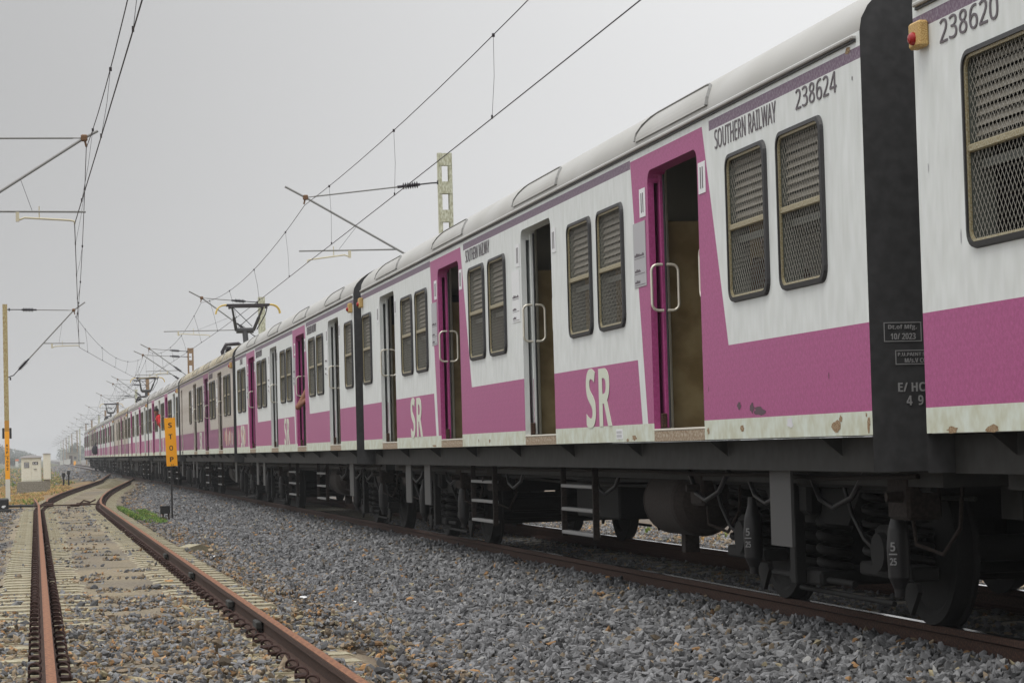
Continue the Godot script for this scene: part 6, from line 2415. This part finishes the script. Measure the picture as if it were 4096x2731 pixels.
	part("trousers", nets([[Vector3(0.0, 0.1, 0.42), Vector3(0.0, 0.47, 0.42), 0.06, 0.07], [Vector3(0.0, 0.48, 0.42), Vector3(0.03, 0.52, 0.02), 0.08, 0.105], [Vector3(0.22, 0.1, 0.42), Vector3(0.22, 0.47, 0.42), 0.06, 0.07], [Vector3(0.22, 0.48, 0.42), Vector3(0.18, 0.52, 0.02), 0.08, 0.105]], 0.025, 0.03), mats["dark_cloth"], root)
	part("hair", nets(hair_caps(hd, face), 0.018, 0.02), mats["hair"], root)
	var seat := MB.new()
	seat.box(Vector3(-0.3, 0.0, -0.16), Vector3(0.7, 0.44, 0.3), 0.03)
	seat.box(Vector3(-0.3, 0.44, -0.24), Vector3(0.7, 1.05, -0.17), 0.02)
	single("bench", seat.mesh(), mats["partition"], "bench seat behind the mesh window of coach 238624", "bench", Vector3(SIDE + 0.42, 1.284, -zf), "", "")
	# orange cloth at another window
	var cl := MB.new()
	cl.lathe([Vector2(0.0, 0.3), Vector2(0.06, 0.28), Vector2(0.13, 0.15), Vector2(0.17, 0.0), Vector2(0.0, 0.0)], Vector3.ZERO, Vector3.UP, 12)
	var pc := thing("cloth_bundle", "orange cloth bundle behind a window of coach 238624, propped on the sill", "bundle", Vector3(SIDE + 0.2, 2.02, -(FIRST + 10.55)))
	part("cloth", cl.mesh(), mats["orange_cloth"], pc)
	# 4. a dark bag hanging at a doorway far up the train
	zf = FIRST + 7 * PITCH_M + 16.9
	var bg := MB.new()
	bg.lathe([Vector2(0.0, 0.0), Vector2(0.16, 0.04), Vector2(0.25, 0.2), Vector2(0.26, 0.42), Vector2(0.18, 0.62), Vector2(0.06, 0.7), Vector2(0.03, 0.9), Vector2(0.0, 0.92)], Vector3.ZERO, Vector3.UP, 12)
	bg.box(Vector3(0.0, 0.84, -0.02), Vector3(0.32, 0.88, 0.02))
	single("bag", bg.mesh(), mats["dark_cloth"], "bulky dark bag hung outside a doorway far up the train", "bag", Vector3(SIDE - 0.16, 1.4, -zf))


# ------------------------------------------------------------------ camera, sky and light
func make_sky() -> void:
	var env := Environment.new()
	var W := 512
	var H := 256
	var im := Image.create(W, H, false, Image.FORMAT_RGBF)
	var cn := FastNoiseLite.new()
	cn.seed = 3
	cn.frequency = 1.1
	cn.fractal_octaves = 4
	for j in H:
		var el := (0.5 - (j + 0.5) / H) * PI
		for i in W:
			var az := wrapf((i + 0.5) / W * TAU, -PI, PI)      # 0 is straight up the line, positive to the right
			var d := Vector3(sin(az) * cos(el), sin(el), -cos(az) * cos(el))
			# an overcast sky: dull round the horizon, brighter overhead
			var up := maxf(d.y, 0.0)
			var b := 0.57 + 0.95 * up * up
			# the veiled sun's side of the sky, to the right of the line
			b += 0.15 * exp(-(pow((az - 0.5) / 0.26, 2.0) + pow((el - 0.25) / 0.35, 2.0)) * 0.5)
			# the heavier bank of cloud up the line to the left, seen in the photograph
			var u := (az + 0.1) / 0.22
			var w := (el - 0.22) / 0.2
			b -= 0.215 * exp(-(u * u + w * w) * 0.5)
			b *= 1.0 + 0.05 * cn.get_noise_3d(d.x, d.y * 2.2, d.z)
			if d.y < 0.0:
				b = lerpf(b, 0.3, minf(-d.y * 6.0, 1.0))
			im.set_pixel(i, j, Color(b * 0.995, b, b * 1.008))
	var sm := PanoramaSkyMaterial.new()
	sm.panorama = ImageTexture.create_from_image(im)
	var sky := Sky.new()
	sky.sky_material = sm
	env.background_mode = Environment.BG_SKY
	env.sky = sky
	env.tonemap_mode = Environment.TONE_MAPPER_LINEAR
	env.tonemap_exposure = 1.24
	env.ssao_enabled = true
	env.ssil_enabled = true
	env.sdfgi_enabled = true
	env.fog_enabled = true
	env.fog_density = 0.00052
	env.fog_light_color = Color(0.86, 0.87, 0.88)
	var we := WorldEnvironment.new()
	we.name = "world"
	we.environment = env
	add_child(we)
	var sun := DirectionalLight3D.new()
	sun.name = "sun"
	sun.light_energy = 0.35
	sun.light_color = Color(1.0, 0.98, 0.95)
	sun.light_angular_distance = 25.0
	sun.shadow_enabled = true
	add_child(sun)
	sun.look_at_from_position(Vector3(-3.5, 10, 2.5), Vector3.ZERO, Vector3.UP)


func make_camera() -> void:
	var cam := Camera3D.new()
	cam.name = "camera"
	cam.fov = VFOV
	cam.near = 0.1
	cam.far = 9000.0
	# rows of the view: right, up, forward in (x, y, distance up the line)
	var cy := cos(YAW)
	var sy := sin(YAW)
	var right := Vector3(cy, 0, -sy)
	var fwd := Vector3(sy, 0, cy)
	var up := Vector3(0, 1, 0)
	var cp := cos(PITCH)
	var sp := sin(PITCH)
	var up2 := up * cp - fwd * sp
	var fwd2 := up * sp + fwd * cp
	var cr := cos(ROLL)
	var sr := sin(ROLL)
	var right3 := right * cr - up2 * sr
	var up3 := right * sr + up2 * cr
	var flip := Vector3(1, 1, -1)
	cam.transform = Transform3D(Basis(right3 * flip, up3 * flip, -(fwd2 * flip)), Vector3(0, CAM_H, 0))
	add_child(cam)
	cam.current = true


func _ready() -> void:
	rng.seed = 1
	make_camera()
	make_sky()
	make_materials()
	build_land()
	build_tracks()
	build_ballast()
	print("track done ", Time.get_ticks_msec())
	build_train()
	print("train done ", Time.get_ticks_msec())
	build_overhead()
	build_lineside()
	build_plants()
	build_people()
	print("all done ", Time.get_ticks_msec())
